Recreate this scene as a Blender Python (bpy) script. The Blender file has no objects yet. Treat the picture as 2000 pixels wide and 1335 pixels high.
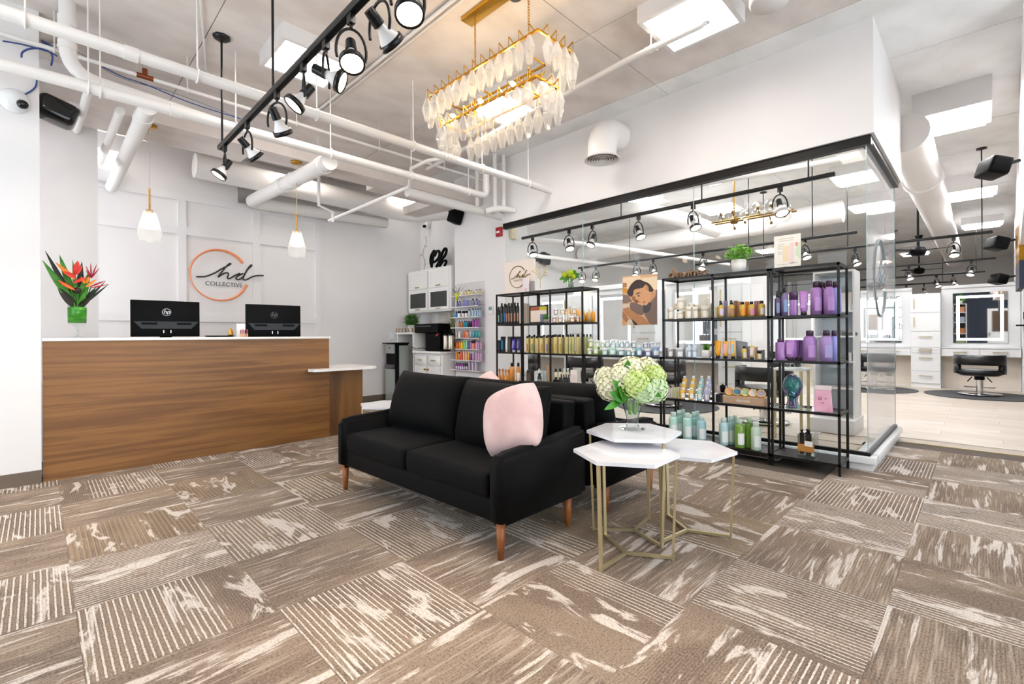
import bpy, bmesh, math, random
from mathutils import Vector, Matrix
R=random.Random(7); PI=math.pi
C=bpy.context.scene.collection; SC=bpy.context.scene
# ------------------------------------------------------------------ camera, world, lights, exposure
FPX,YAW,ROLL,CY,HC=921.8,math.radians(45.08),-.0063596,654.34,1.17
F0=Vector((math.sin(YAW),math.cos(YAW),0)); R0=Vector((math.cos(YAW),-math.sin(YAW),0)); U0=Vector((0,0,1))
RR=R0*math.cos(ROLL)+U0*math.sin(ROLL); UU=U0*math.cos(ROLL)-R0*math.sin(ROLL); OC=Vector((0,0,HC))
cd=bpy.data.cameras.new('camera'); cam=bpy.data.objects.new('camera',cd); C.objects.link(cam)
cd.sensor_width=36; cd.lens=FPX/2000*36; cd.shift_y=(CY-667.5)/2000; cd.clip_start=.05; cd.clip_end=200
M=Matrix.Identity(4)
for i in range(3): M[i][0]=RR[i]; M[i][1]=UU[i]; M[i][2]=-F0[i]; M[i][3]=OC[i]
cam.matrix_world=M; SC.camera=cam
SC.view_settings.view_transform='Standard'; SC.view_settings.look='None'; SC.view_settings.gamma=1; SC.view_settings.use_curve_mapping=False
SC.view_settings.exposure=EXPOSURE=0.47
SC.cycles.use_denoising=True; SC.cycles.max_bounces=10; SC.cycles.transparent_max_bounces=24; SC.cycles.caustics_reflective=False; SC.cycles.caustics_refractive=False
SC.cycles.sample_clamp_indirect=6
W=bpy.data.worlds.new('daylight'); SC.world=W; W.use_nodes=True
W.node_tree.nodes['Background'].inputs[0].default_value=(.86,.92,1,1); W.node_tree.nodes['Background'].inputs[1].default_value=4.0
E_TROF,E_SAL,E_LED,E_LENS,E_BULB=15.0,27.0,2.6,14.0,150.0
SPOT_W=70
def at(px,py,**k):
    d=F0+RR*((px-1000)/FPX)-UU*((py-CY)/FPX); (a,v),=k.items(); i='XYZ'.index(a)
    return OC+d*((v-OC[i])/d[i])
def yp(px,X,py=690): return at(px,py,X=X).y
def lin(h):
    h=h.lstrip('#'); o=[]
    for i in (0,2,4):
        c=int(h[i:i+2],16)/255; o.append(c/12.92 if c<=.04045 else ((c+.055)/1.055)**2.4)
    return (*o,1)
# ------------------------------------------------------------------ materials
MATS={}
def mat(name,col='#ffffff',rough=.5,metal=0,emit=0,ecol=None,alpha=1,sheen=0,coat=0,trans=0,spec=None):
    if name in MATS: return MATS[name]
    m=bpy.data.materials.new(name); m.use_nodes=True; b=m.node_tree.nodes['Principled BSDF']
    c=lin(col) if isinstance(col,str) else col
    b.inputs['Base Color'].default_value=c; b.inputs['Roughness'].default_value=rough; b.inputs['Metallic'].default_value=metal
    if emit: b.inputs['Emission Color'].default_value=lin(ecol) if ecol else c; b.inputs['Emission Strength'].default_value=emit
    if sheen: b.inputs['Sheen Weight'].default_value=sheen; b.inputs['Sheen Roughness'].default_value=.4
    if coat: b.inputs['Coat Weight'].default_value=coat
    if trans: b.inputs['Transmission Weight'].default_value=trans
    if spec is not None: b.inputs['Specular IOR Level'].default_value=spec
    MATS[name]=m; return m
class NT:
    def __init__(s,m): s.t=m.node_tree; s.b=s.t.nodes.get('Principled BSDF')
    def n(s,typ,**k):
        nd=s.t.nodes.new(typ)
        for a,v in k.items():
            if a.startswith('_'): nd.inputs[a[1:].replace('_',' ')].default_value=v
            else: setattr(nd,a,v)
        return nd
    def l(s,a,b): s.t.links.new(a,b)
    def math(s,op,a,b=None,c=None):
        nd=s.n('ShaderNodeMath',operation=op)
        for i,x in enumerate((a,b,c)):
            if x is None: continue
            if isinstance(x,(int,float)): nd.inputs[i].default_value=x
            else: s.l(x,nd.inputs[i])
        return nd.outputs[0]
    def mix(s,f,a,b):
        nd=s.n('ShaderNodeMix',data_type='RGBA')
        for i,x in ((0,f),(6,a),(7,b)):
            if isinstance(x,(int,float,tuple)): nd.inputs[i].default_value=x
            else: s.l(x,nd.inputs[i])
        return nd.outputs[2]
    def noise(s,v,scale,detail=3,rough=.5,dist=0):
        nd=s.n('ShaderNodeTexNoise'); nd.inputs['Scale'].default_value=scale; nd.inputs['Detail'].default_value=detail; nd.inputs['Roughness'].default_value=rough; nd.inputs['Distortion'].default_value=dist
        s.l(v,nd.inputs['Vector']); return nd.outputs['Fac']
    def ramp(s,f,p0,p1):
        nd=s.n('ShaderNodeMapRange',interpolation_type='SMOOTHSTEP'); nd.inputs[1].default_value=p0; nd.inputs[2].default_value=p1; s.l(f,nd.inputs[0]); return nd.outputs[0]
    def scale(s,v,x,y,z):
        nd=s.n('ShaderNodeVectorMath',operation='MULTIPLY'); nd.inputs[1].default_value=(x,y,z); s.l(v,nd.inputs[0]); return nd.outputs[0]
    def bump(s,h,strength,dist):
        nd=s.n('ShaderNodeBump'); nd.inputs['Strength'].default_value=strength; nd.inputs['Distance'].default_value=dist; s.l(h,nd.inputs['Height']); s.l(nd.outputs[0],s.b.inputs['Normal'])
def noisy(name,c1,c2,scale=(1,1,1),s=4,rough=.6,bump=0,detail=4,lo=.35,hi=.65,**k):
    m=mat(name,c1,rough,**k); t=NT(m); co=t.n('ShaderNodeTexCoord').outputs['Object']
    f=t.ramp(t.noise(t.scale(co,*scale),s,detail),lo,hi); t.l(t.mix(f,lin(c1),lin(c2)),t.b.inputs['Base Color'])
    if bump: t.bump(t.noise(t.scale(co,*scale),s*6,3),bump,.004)
    return m
def carpet(name,kind):
    m=mat(name,'#8a7a6c',.95,spec=.08); t=NT(m); co=t.n('ShaderNodeTexCoord').outputs['Object']
    rnd=t.n('ShaderNodeObjectInfo').outputs['Random']
    off=t.n('ShaderNodeVectorMath',operation='ADD'); t.l(co,off.inputs[0])
    cb=t.n('ShaderNodeCombineXYZ'); t.l(t.math('MULTIPLY',rnd,37.),cb.inputs[0]); t.l(t.math('MULTIPLY',rnd,91.),cb.inputs[1]); t.l(cb.outputs[0],off.inputs[1]); v=off.outputs[0]
    sx=t.n('ShaderNodeSeparateXYZ'); t.l(co,sx.inputs[0]); x=sx.outputs[0]
    tuft=t.noise(t.scale(v,150,95,1),1.,2,.6); wob=t.noise(v,24,2)
    row=t.math('SINE',t.math('MULTIPLY_ADD',x,2*PI/.0114,t.math('MULTIPLY',wob,2.)))
    base=t.mix(t.ramp(t.noise(t.scale(v,2.2,.9,1),1.6,2),.42,.58),lin('#8b7a6b'),lin('#74655a'))
    base=t.mix(t.math('MULTIPLY',t.ramp(row,.0,1),.32),base,lin('#a3927f'))
    base=t.mix(t.math('MULTIPLY',t.ramp(tuft,.5,.66),.62),base,lin('#55493f'))
    base=t.mix(t.math('MULTIPLY',t.ramp(tuft,.5,.34),.35),base,lin('#a59686'))
    sc=(9,2.6,1) if kind!='streak' else (15,1.5,1)
    blot=t.math('ADD',t.noise(t.scale(v,*sc),1.0,5,.62,.8),t.math('MULTIPLY',t.math('SUBTRACT',tuft,.5),.16)); cream=lin('#d6ccc3'); gap=t.ramp(tuft,.62,.5)
    if kind in ('stripe','blotch'):
        per=.0228 if kind=='stripe' else .033
        line=t.ramp(t.math('SINE',t.math('MULTIPLY_ADD',x,2*PI/per,t.math('MULTIPLY',wob,1.3))),.45,.8)
        thr=t.math('MULTIPLY_ADD',rnd,-.75 if kind=='stripe' else .55,.22 if kind=='stripe' else -.2)
        msk=t.ramp(t.math('SUBTRACT',t.math('MULTIPLY_ADD',t.noise(v,5,2),.12,x),thr),.04,.08)
        if kind=='blotch': base=t.mix(t.math('MULTIPLY',t.ramp(t.math('SINE',t.math('MULTIPLY',x,2*PI/.024)),.3,.9),.55),base,lin('#a8906c'))
        brk=t.ramp(t.noise(t.scale(v,60,7,1),1.,2),.3,.42)
        base=t.mix(t.math('MULTIPLY',t.math('MULTIPLY',t.math('MULTIPLY',line,msk),brk),t.math('MULTIPLY_ADD',gap,.5,.42)),base,cream)
        base=t.mix(t.math('MULTIPLY',t.ramp(blot,.555,.6),t.math('MULTIPLY_ADD',gap,.4,.45)),base,cream)
    else:
        base=t.mix(t.math('MULTIPLY',t.ramp(t.noise(t.scale(v,70,4,1),1.,3),.5,.66),.5),base,lin('#b9ab9b'))
        base=t.mix(t.math('MULTIPLY',t.ramp(blot,.555,.6),t.math('MULTIPLY_ADD',gap,.4,.45)),base,cream)
    t.l(base,t.b.inputs['Base Color']); t.bump(t.math('ADD',t.math('MULTIPLY',tuft,-1.),t.math('MULTIPLY',row,.2)),.7,.004)
    return m
def glassmat(name,tint=(1,1,1,1),ior=1.45,fr=1.0):
    m=bpy.data.materials.new(name); m.use_nodes=True; t=NT(m); t.t.nodes.clear()
    o=t.n('ShaderNodeOutputMaterial'); mx=t.n('ShaderNodeMixShader'); tr=t.n('ShaderNodeBsdfTransparent'); g=t.n('ShaderNodeBsdfGlossy'); f=t.n('ShaderNodeFresnel')
    tr.inputs[0].default_value=tint; g.inputs['Roughness'].default_value=.0; f.inputs[0].default_value=ior
    t.l(t.math('MULTIPLY',t.math('MULTIPLY',f.outputs[0],fr),t.math('SUBTRACT',1.,t.n('ShaderNodeNewGeometry').outputs['Backfacing'])),mx.inputs[0]); t.l(tr.outputs[0],mx.inputs[1]); t.l(g.outputs[0],mx.inputs[2]); t.l(mx.outputs[0],o.inputs[0]); MATS[name]=m; return m
def frost_veil_mat(name,tl=.2,fr=1.3,ior=1.5,tint=(1,1,1,1),edge_=0):
    m=bpy.data.materials.new(name); m.use_nodes=True; t=NT(m); t.t.nodes.clear()
    o=t.n('ShaderNodeOutputMaterial'); mx=t.n('ShaderNodeMixShader'); m2=t.n('ShaderNodeMixShader'); tr=t.n('ShaderNodeBsdfTransparent'); g=t.n('ShaderNodeBsdfGlossy'); f=t.n('ShaderNodeFresnel'); td=t.n('ShaderNodeBsdfTranslucent'); df=t.n('ShaderNodeBsdfDiffuse'); m3=t.n('ShaderNodeMixShader')
    tr.inputs[0].default_value=tint; g.inputs['Roughness'].default_value=.05; f.inputs[0].default_value=ior; m2.inputs[0].default_value=tl
    if edge_:
        lw=t.n('ShaderNodeLayerWeight'); lw.inputs[0].default_value=.35; t.l(t.math('MULTIPLY_ADD',t.math('POWER',lw.outputs['Facing'],1.3),edge_,tl),m2.inputs[0])
    t.l(td.outputs[0],m3.inputs[1]); t.l(df.outputs[0],m3.inputs[2]); t.l(tr.outputs[0],m2.inputs[1]); t.l(m3.outputs[0],m2.inputs[2])
    t.l(t.math('MULTIPLY',t.math('MULTIPLY',f.outputs[0],fr),t.math('SUBTRACT',1.,t.n('ShaderNodeNewGeometry').outputs['Backfacing'])),mx.inputs[0]); t.l(m2.outputs[0],mx.inputs[1]); t.l(g.outputs[0],mx.inputs[2]); t.l(mx.outputs[0],o.inputs[0]); MATS[name]=m; return m
def wood(name,dark,lightc,ax='X',rough=.45):
    m=mat(name,lightc,rough); t=NT(m); co=t.n('ShaderNodeTexCoord').outputs['Object']
    sc=(.5,1,13) if ax=='X' else ((5.5,1,.35) if ax=='Z' else (5,.4,5))
    v=t.scale(co,*sc); big=t.noise(v,1.5,6,.6,.5); fin=t.noise(t.scale(v,2,1,14) if ax=='X' else t.scale(v,14,1,2),3,4)
    c=t.mix(t.ramp(big,.36,.64),lin(dark),lin(lightc)); c=t.mix(t.math('MULTIPLY',t.ramp(fin,.5,.75),.35),c,lin(dark)); t.l(c,t.b.inputs['Base Color']); t.bump(fin,.06,.002); return m
wall_m=noisy('wall_paint','#e6e2e0','#e9e6e4',s=1.2,rough=.7,bump=.03)
wall_g=noisy('wall_paint_grey','#dcdad8','#e0dedc',s=1.2,rough=.7,bump=.03)
ceil_m=noisy('ceiling_concrete','#e8e0da','#d3c9c2',(1,1.6,1),1.8,.8,.12,6,.3,.75)
white=mat('white_satin','#e6e6e5',.35); white_g=mat('white_gloss','#e4e4e4',.2); ceil_s=noisy('ceiling_salon','#f2f1ef','#e4e2df',(1,1.6,1),1.8,.8,.12,6,.3,.75); pipe_m=mat('white_pipe_paint','#ece8e4',.4); cab_m=mat('cabinet_white','#eceae6',.35)
black=mat('black_metal','#080707',.4,spec=.3); track_m=mat('black_track','#0d0e10',.32,spec=.4); plast=mat('black_plastic','#040405',.5,spec=.12); gray=mat('grey_plastic','#4a4c50',.4); dgray=mat('dark_grey_plastic','#303236',.45,spec=.3)
rackm=mat('rack_black_steel','#0f0b09',.4,spec=.4); brass=mat('brass','#c9973a',.25,1); brass2=mat('champagne_metal','#cbbd94',.35,.75); gold=mat('gold_metal','#d8a23a',.25,1); chrome=mat('chrome','#d8d8d8',.1,1)
velvet=noisy('black_velvet','#010102','#030304',s=5,rough=.7,sheen=.012,spec=.16); pinkv=noisy('pink_velvet','#e5c5c0','#d9b3b0',s=6,rough=.8,sheen=.5)
legw=wood('leg_wood','#7a431e','#a9662f','Z'); deskw=wood('walnut_laminate','#734b25','#926535','X',.42); deskwv=wood('walnut_upright_shaded','#5f3e1f','#845a2d','Z',.42)  # upright walnut is darker: shade on the desk wing is in its colour
quartz=mat('quartz_white','#f1eeea',.2); marble=noisy('marble_white','#efeff2','#e4e4ea',s=5,rough=.12)
glass=glassmat('clear_pane',(.975,.988,.985,1),1.45,.8); edge=mat('glass_edge','#9fc0bd',.1); shelfglass=glassmat('shelf_pane',(.9,.95,.94,1)); vaseglass=glassmat('vase_glass',(.93,.96,.96,1),1.5,2.6); darkglass=glassmat('door_glass',(.55,.58,.58,1),1.5,1.5)
crystal=frost_veil_mat('crystal',.26,2.0,1.6,edge_=.8); acryl=glassmat('acrylic',(.965,.96,.965,1),1.4,1.2)
mirror=mat('mirror','#eef0f0',.02,1); led=mat('led_strip','#ffffff',.5,emit=E_LED,ecol='#f4f8ff'); trof=mat('light_diffuser','#ffffff',.5,emit=E_TROF,ecol='#fff7f0'); strof=mat('light_diffuser_cool','#ffffff',.5,emit=E_SAL,ecol='#fbfcff')
lens=mat('lamp_lens','#ffffff',.5,emit=E_LENS,ecol='#ffe6c4'); bulb=mat('warm_bulb','#ffffff',.5,emit=E_BULB,ecol='#ffd9a0'); pbulb=mat('pendant_bulb','#ffffff',.5,emit=5,ecol='#fff0da')
basem=mat('brown_vinyl','#6b5d50',.5); silver=mat('silver_panel','#a9aeaa',.35,.5); copper=mat('copper','#8a4a2c',.35,.8); navy=mat('navy_paint','#1a2233',.6); orange=mat('coral_acrylic','#e58a5a',.4)
leafm=noisy('leaf_green','#2f7a1e','#4f9a2c',s=20,rough=.5); leafd=noisy('leaf_dark','#12280f','#2c1c14',s=12,rough=.45); leafl=noisy('leaf_bright','#5fa02a','#86c03c',s=30,rough=.5)
# ------------------------------------------------------------------ mesh builder
class MB:
    def __init__(s): s.v=[]; s.f=[]; s.m=[]; s.sm=[]
    def add(s,vs,fs,mi=0,smooth=False):
        o=len(s.v); s.v+= [tuple(v) for v in vs]; s.f+=[tuple(i+o for i in f) for f in fs]; s.m+=[mi]*len(fs); s.sm+=[smooth]*len(fs); return s
    def box(s,x0,y0,z0,x1,y1,z1,mi=0):
        x0,x1=sorted((x0,x1));y0,y1=sorted((y0,y1));z0,z1=sorted((z0,z1))
        return s.add([(x,y,z) for z in (z0,z1) for x,y in ((x0,y0),(x1,y0),(x1,y1),(x0,y1))],[(3,2,1,0),(4,5,6,7),(0,1,5,4),(1,2,6,5),(2,3,7,6),(3,0,4,7)],mi)
    def rbox(s,x0,y0,z0,x1,y1,z1,r=.01,seg=2,mi=0,smooth=True):
        bm=bmesh.new(); bmesh.ops.create_cube(bm,size=1,matrix=Matrix.Translation(((x0+x1)/2,(y0+y1)/2,(z0+z1)/2))@Matrix.Diagonal((abs(x1-x0),abs(y1-y0),abs(z1-z0),1)))
        bmesh.ops.bevel(bm,geom=bm.edges[:],offset=r,segments=seg,affect='EDGES',profile=.6); s.bm(bm,mi,smooth); return s
    def bm(s,bm,mi=0,smooth=True):
        bm.verts.index_update(); s.add([v.co[:] for v in bm.verts],[[v.index for v in f.verts] for f in bm.faces],mi,smooth); bm.free(); return s
    def bar(s,a,b,w,h=None,mi=0,up=(0,0,1)):
        a,b=Vector(a),Vector(b); d=(b-a).normalized(); u=Vector(up)
        if abs(d.dot(u))>.95: u=Vector((1,0,0))
        n=d.cross(u).normalized(); u=n.cross(d); h=h or w; q=[(-w/2,-h/2),(w/2,-h/2),(w/2,h/2),(-w/2,h/2)]
        return s.add([p+n*i+u*j for p in (a,b) for i,j in q],[(3,2,1,0),(4,5,6,7),(0,1,5,4),(1,2,6,5),(2,3,7,6),(3,0,4,7)],mi)
    def tube(s,pts,r,n=10,mi=0,caps=True,closed=False,rs=None):
        P=[Vector(p) for p in pts]; N=len(P); rings=[]; prev=None
        for i,p in enumerate(P):
            a=P[i-1] if (i>0 or closed) else P[i]; b=P[(i+1)%N] if (i<N-1 or closed) else P[i]; d=(b-a).normalized()
            if prev is None:
                u=Vector((0,0,1)) if abs(d.z)<.9 else Vector((1,0,0)); n1=d.cross(u).normalized()
            else: n1=(prev-d*prev.dot(d)).normalized()
            prev=n1; n2=d.cross(n1); rr=rs[i] if rs else r
            rings.append([p+n1*(rr*math.cos(2*PI*k/n))+n2*(rr*math.sin(2*PI*k/n)) for k in range(n)])
        vs=[v for g in rings for v in g]; fs=[]
        for i in range(N if closed else N-1):
            j=(i+1)%N
            for k in range(n): fs.append((i*n+k,i*n+(k+1)%n,j*n+(k+1)%n,j*n+k))
        s.add(vs,fs,mi,True)
        if caps and not closed: s.add(rings[0],[tuple(range(n-1,-1,-1))],mi); s.add(rings[-1],[tuple(range(n))],mi)
        return s
    def cyl(s,a,b,r0,r1=None,n=16,mi=0,caps=True): return s.tube([a,b],r0,n,mi,caps,rs=[r0,r0 if r1 is None else r1])
    def lathe(s,prof,n=16,c=(0,0,0),mi=0,smooth=True,a0=0,a1=2*PI,axis=None):
        full=abs(a1-a0-2*PI)<1e-6; k=n if full else n+1; vs=[]; fs=[]
        for r,z in prof:
            for i in range(k):
                a=a0+(a1-a0)*i/n; vs.append(Vector((r*math.cos(a),r*math.sin(a),z)))
        if axis is not None:
            q=Vector((0,0,1)).rotation_difference(Vector(axis)); vs=[q@v for v in vs]
        vs=[v+Vector(c) for v in vs]
        for j in range(len(prof)-1):
            for i in range(n): fs.append((j*k+i,j*k+(i+1)%k,(j+1)*k+(i+1)%k,(j+1)*k+i))
        return s.add(vs,fs,mi,smooth)
    def prism(s,poly,z0,z1,mi=0,tf=None):
        n=len(poly); vs=[(x,y,z0) for x,y in poly]+[(x,y,z1) for x,y in poly]
        if tf: vs=[tf(*v) for v in vs]
        return s.add(vs,[tuple(range(n-1,-1,-1)),tuple(range(n,2*n))]+[(i,(i+1)%n,(i+1)%n+n,i+n) for i in range(n)],mi)
    def ball(s,c,r,seg=12,mi=0,sc=(1,1,1)):
        bm=bmesh.new(); bmesh.ops.create_uvsphere(bm,u_segments=seg,v_segments=max(6,seg*2//3),radius=r,matrix=Matrix.Translation(c)@Matrix.Diagonal((*sc,1))); return s.bm(bm,mi)
    def tf(s,m): s.v=[tuple(m@Vector(v)) for v in s.v]; return s
    def mesh(s,name,mats):
        me=bpy.data.meshes.new(name); me.from_pydata(s.v,[],s.f)
        for m in (mats if isinstance(mats,(list,tuple)) else [mats]): me.materials.append(m)
        me.polygons.foreach_set('material_index',s.m); me.polygons.foreach_set('use_smooth',s.sm); me.update(); return me
    def build(s,name,mats,parent=None):
        o=bpy.data.objects.new(name,None)
        if parent is not None:
            r=root(parent).location
            if r.length: s.v=[(v[0]-r.x,v[1]-r.y,v[2]-r.z) for v in s.v]
        bpy.data.objects.remove(o); o=bpy.data.objects.new(name,s.mesh(name,mats)); C.objects.link(o)
        if parent is not None: o.parent=parent
        return o
def root(o):
    while o.parent: o=o.parent
    return o
USED={}
def tag(o,label,cat,group=None,kind=None):
    o['label']=label; o['category']=cat; USED[label]=USED.get(label,0)+1
    if group: o['group']=group
    if kind: o['kind']=kind
    return o
def thing(name,label,cat,loc=(0,0,0),rz=0,group=None):
    o=bpy.data.objects.new(name,None); C.objects.link(o); o.location=loc; o.rotation_euler=(0,0,rz); o.empty_display_size=.05
    return tag(o,label,cat,group)
def single(mb,name,mats,label,cat,group=None):      # a thing of one mesh; its origin goes to its base centre
    xs=[v[0] for v in mb.v]; ys=[v[1] for v in mb.v]; zs=[v[2] for v in mb.v]; c=((min(xs)+max(xs))/2,(min(ys)+max(ys))/2,min(zs))
    mb.v=[(v[0]-c[0],v[1]-c[1],v[2]-c[2]) for v in mb.v]; o=mb.build(name,mats); o.location=c; return tag(o,label,cat,group)
def struct(mb,name,mats):
    o=mb.build(name,mats); o['kind']='structure'; return o
def copy_tree(o,parent=None):
    c=o.copy(); C.objects.link(c); c.parent=parent
    for ch in list(o.children): copy_tree(ch,c)
    return c
def dup(o,loc,rz,label,group=None):
    c=copy_tree(o); c.location=loc; c.rotation_euler=(0,0,rz); c['label']=label; USED[label]=USED.get(label,0)+1
    if group: c['group']=group
    return c
def smoothpath(P,k=6,closed=False):
    P=[Vector(p) for p in P]; n=len(P); o=[]
    for i in range(n if closed else n-1):
        p0=P[i-1] if (i>0 or closed) else P[0]; p1=P[i]; p2=P[(i+1)%n]; p3=P[(i+2)%n] if (i+2<n or closed) else P[-1]
        for j in range(k):
            t=j/k; o.append(.5*((2*p1)+(p2-p0)*t+(2*p0-5*p1+4*p2-p3)*t*t+(3*p1-p0-3*p2+p3)*t**3))
    if not closed: o.append(P[-1])
    return o
def text(body,size,parent,m,loc,rot,name='lettering',extrude=.002,align='CENTER',shear=0,sx=1):
    cu=bpy.data.curves.new(name,'FONT'); cu.body=body; cu.size=size; cu.extrude=extrude; cu.align_x=align; cu.align_y='CENTER'; cu.shear=shear; cu.materials.append(m)
    q=bpy.data.objects.new(name,cu); C.objects.link(q); dg=bpy.context.evaluated_depsgraph_get(); me=bpy.data.meshes.new_from_object(q.evaluated_get(dg)); bpy.data.objects.remove(q); me.name=name
    if not me.materials: me.materials.append(m)
    o=bpy.data.objects.new(name,me); C.objects.link(o); o.scale=(sx,1,1)
    if parent is not None:
        o.parent=parent; loc=Vector(loc)-root(parent).location
    o.location=loc; o.rotation_euler=rot; return o
ROT_MX=(PI/2,0,-PI/2)    # text on a face that looks towards -X (reads towards -Y)
ROT_MY=(PI/2,0,0)        # text on a face that looks towards -Y
ORD='first second third fourth fifth sixth seventh eighth ninth tenth eleventh twelfth thirteenth fourteenth fifteenth sixteenth seventeenth eighteenth nineteenth twentieth'.split()
# ------------------------------------------------------------------ the room shell
CE=3.82
fl=struct(MB().box(-2.4,-3.2,-.1,5.0,8.1,-.009).box(5.0,-3.2,-.1,6.56,.66,-.009),'floor',mat('floor_base','#5c5148',.9))
fs_=struct(MB().box(5.0,.66,-.1,24.3,8.1,-.009).box(6.56,-3.2,-.1,24.3,.66,-.009),'floor_salon',mat('floor_salon_base','#b3a697',.6))
ck=[carpet('carpet_stripe','stripe'),carpet('carpet_blotch','blotch'),carpet('carpet_streak','streak')]
def tilemesh(x,y,m,name,z=.009): return MB().box(-x/2,-y/2,-z,x/2,y/2,0).mesh(name,m)
tm=[tilemesh(.6142,.6142,m,'carpet_tile') for m in ck]
def child(me,name,parent,loc,rz=0):
    o=bpy.data.objects.new(name,me); C.objects.link(o); o.parent=parent; o.location=loc; o.rotation_euler=(0,0,rz); return o
for i in range(-2,11):
    for j in range(-5,10):
        x,y=.107+.3075+i*.615,2.14+.3075+j*.615
        if x>5.0 and y>.66 or x>6.55 or y>7.7: continue
        d=(x+y)/1.414; l=(x-y)/1.414
        if d<1.0 or abs(l)>1.13*d+.6: continue
        if x<2.0 and y>5.9: continue
        par=(i+j)%2; k=R.random(); me=tm[(0 if k<.66 else 1) if par==0 else (2 if k<.8 else 0)]
        if x+.31>6.55: me=tilemesh(.36,.613,ck[0],'carpet_tile'); x=6.37; 
        if x+.31>4.96 and y+.3>.64 and y>.64: continue
        child(me,'carpet_tile',fl,(x,y,0),(PI/2 if par else 0)+(PI if R.random()<.5 else 0) if me.name!='x' and x!=6.37 else 0)
pl=[noisy('salon_plank_%s'%n,a,b,(6,1,1),2,.45) for n,a,b in (('pale','#c8bcae','#bdb0a1'),('sand','#c3b6a7','#b9ab9b'),('ash','#cbc1b5','#c1b5a7'))]
pmm=[tilemesh(.2492,1.498,m,'floor_plank') for m in pl]
for i in range(-1,36):
    for j in range(-1,7):
        x,y=5.09+.125+i*.25,-1.9+j*1.5+(i%3)*.5
        if y>7.8 or (x<6.56 and y<1.4): continue
        d=(x+y)/1.414; l=(x-y)/1.414
        if abs(l)>1.2*d+.8: continue
        if x-.125<6.6 and y-.75<.7: 
            if y+.75<.7 or x<4.9: continue
            child(tilemesh(.248,y+.75-.7,R.choice(pl),'floor_plank'),'floor_plank',fs_,(x,(y+.75+.7)/2,0)); continue
        child(R.choice(pmm),'floor_plank',fs_,(x,y,0))
struct(MB().box(6.545,-1.2,-.009,6.57,.64,.004),'trim_1',brass2)
ce=struct(MB().box(-2.4,-3.2,CE+.02,24.3,8.1,CE+.2),'ceiling',ceil_m)
bx=[-2.4,-1.5,-.2,1.05,2.3,3.45,4.64,5.84,7.1,8.35,9.6,10.85,12.1,14.0,17.0,20.5,24.3]; by=[-3.2,-.75,2.45,5.47,8.1]
for i in range(len(bx)-1):
    for j in range(len(by)-1):
        a,b,c,d=bx[i]+.0035,bx[i+1]-.0035,by[j]+.0035,by[j+1]-.0035
        o=MB().box(-(b-a)/2,-(d-c)/2,0,(b-a)/2,(d-c)/2,.03).build('ceiling_panel',ceil_s if a>4.5 else ceil_m); o.parent=ce; o.location=((a+b)/2,(c+d)/2,CE+R.uniform(-.004,.006))
struct(MB().box(-2.4,5.41,0,.012,5.7,CE),'wall_left',wall_m)
struct(MB().box(-2.4,5.396,0,.012,5.41,.105),'baseboard_left',basem)
struct(MB().box(-.8,6.3,0,.427,6.6,CE),'pillar_left',wall_m)
wb=MB().box(-.9,7.8,0,5.5,8.1,3.16); wb.box(-.9,7.8,3.16,2.09,8.1,CE).box(4.54,7.8,3.16,5.5,8.1,CE).box(2.09,7.8,3.56,4.54,8.1,CE).box(2.09,8.0,3.16,4.54,8.1,3.56)
wb=struct(wb,'wall_back',wall_m)
def board(x0,z0,x1,z1,n): MB().box(x0,7.778,z0,x1,7.8,z1).build(n,white_w,wb)
white_w=mat('panel_white','#e6e3e2',.5)
ST=[(.34,.43),(1.35,1.445),(2.285,2.392),(3.226,3.32)]
for a,b in ST: board(a,.1,b,3.155,'stile')
for k in range(3):
    x0,x1=ST[k][1],ST[k+1][0]
    for z in (3.052,2.583,1.387,.62,.1): board(x0,z,x1,z+.098,'rail')
struct(MB().box(3.33,7.786,0,5.28,7.8,.105),'baseboard_back',basem)
struct(MB().box(5.5,7.8,0,24.3,8.0,CE),'wall_salon_back',wall_g)
struct(MB().box(5.29,6.35,0,5.5,7.8,CE),'wall_kitchen',wall_m)
struct(MB().box(5.0,5.13,0,5.5,6.35,CE),'column',wall_m)
struct(MB().box(24.05,-3.2,0,24.3,7.8,CE),'wall_salon_far',wall_g)
struct(MB().box(4.94,.637,2.85,5.12,5.13,CE),'wall_above_glass',wall_m)
struct(MB().box(5.12,.637,2.85,6.83,.80,CE),'wall_side_soffit',wall_m)
struct(MB().prism([(5.5,-.24),(5.5,-1.2),(24.05,-1.2),(24.05,-.76)],2.2,CE),'wall_right_soffit',white_w)
wr=struct(MB().box(-2.4,-3.2,0,-2.2,2.0,CE).box(-2.4,2.0,0,-2.2,5.41,.35).box(-2.4,2.0,3.0,-2.2,5.41,CE),'wall_rear',navy)
struct(MB().box(-2.2,-3.2,0,-1.3,-3.0,CE).box(-1.3,-3.2,0,5.2,-3.0,.3).box(-1.3,-3.2,3.1,5.2,-3.0,CE).box(5.2,-3.2,0,24.05,-3.0,CE),'wall_front',wall_g)
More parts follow.
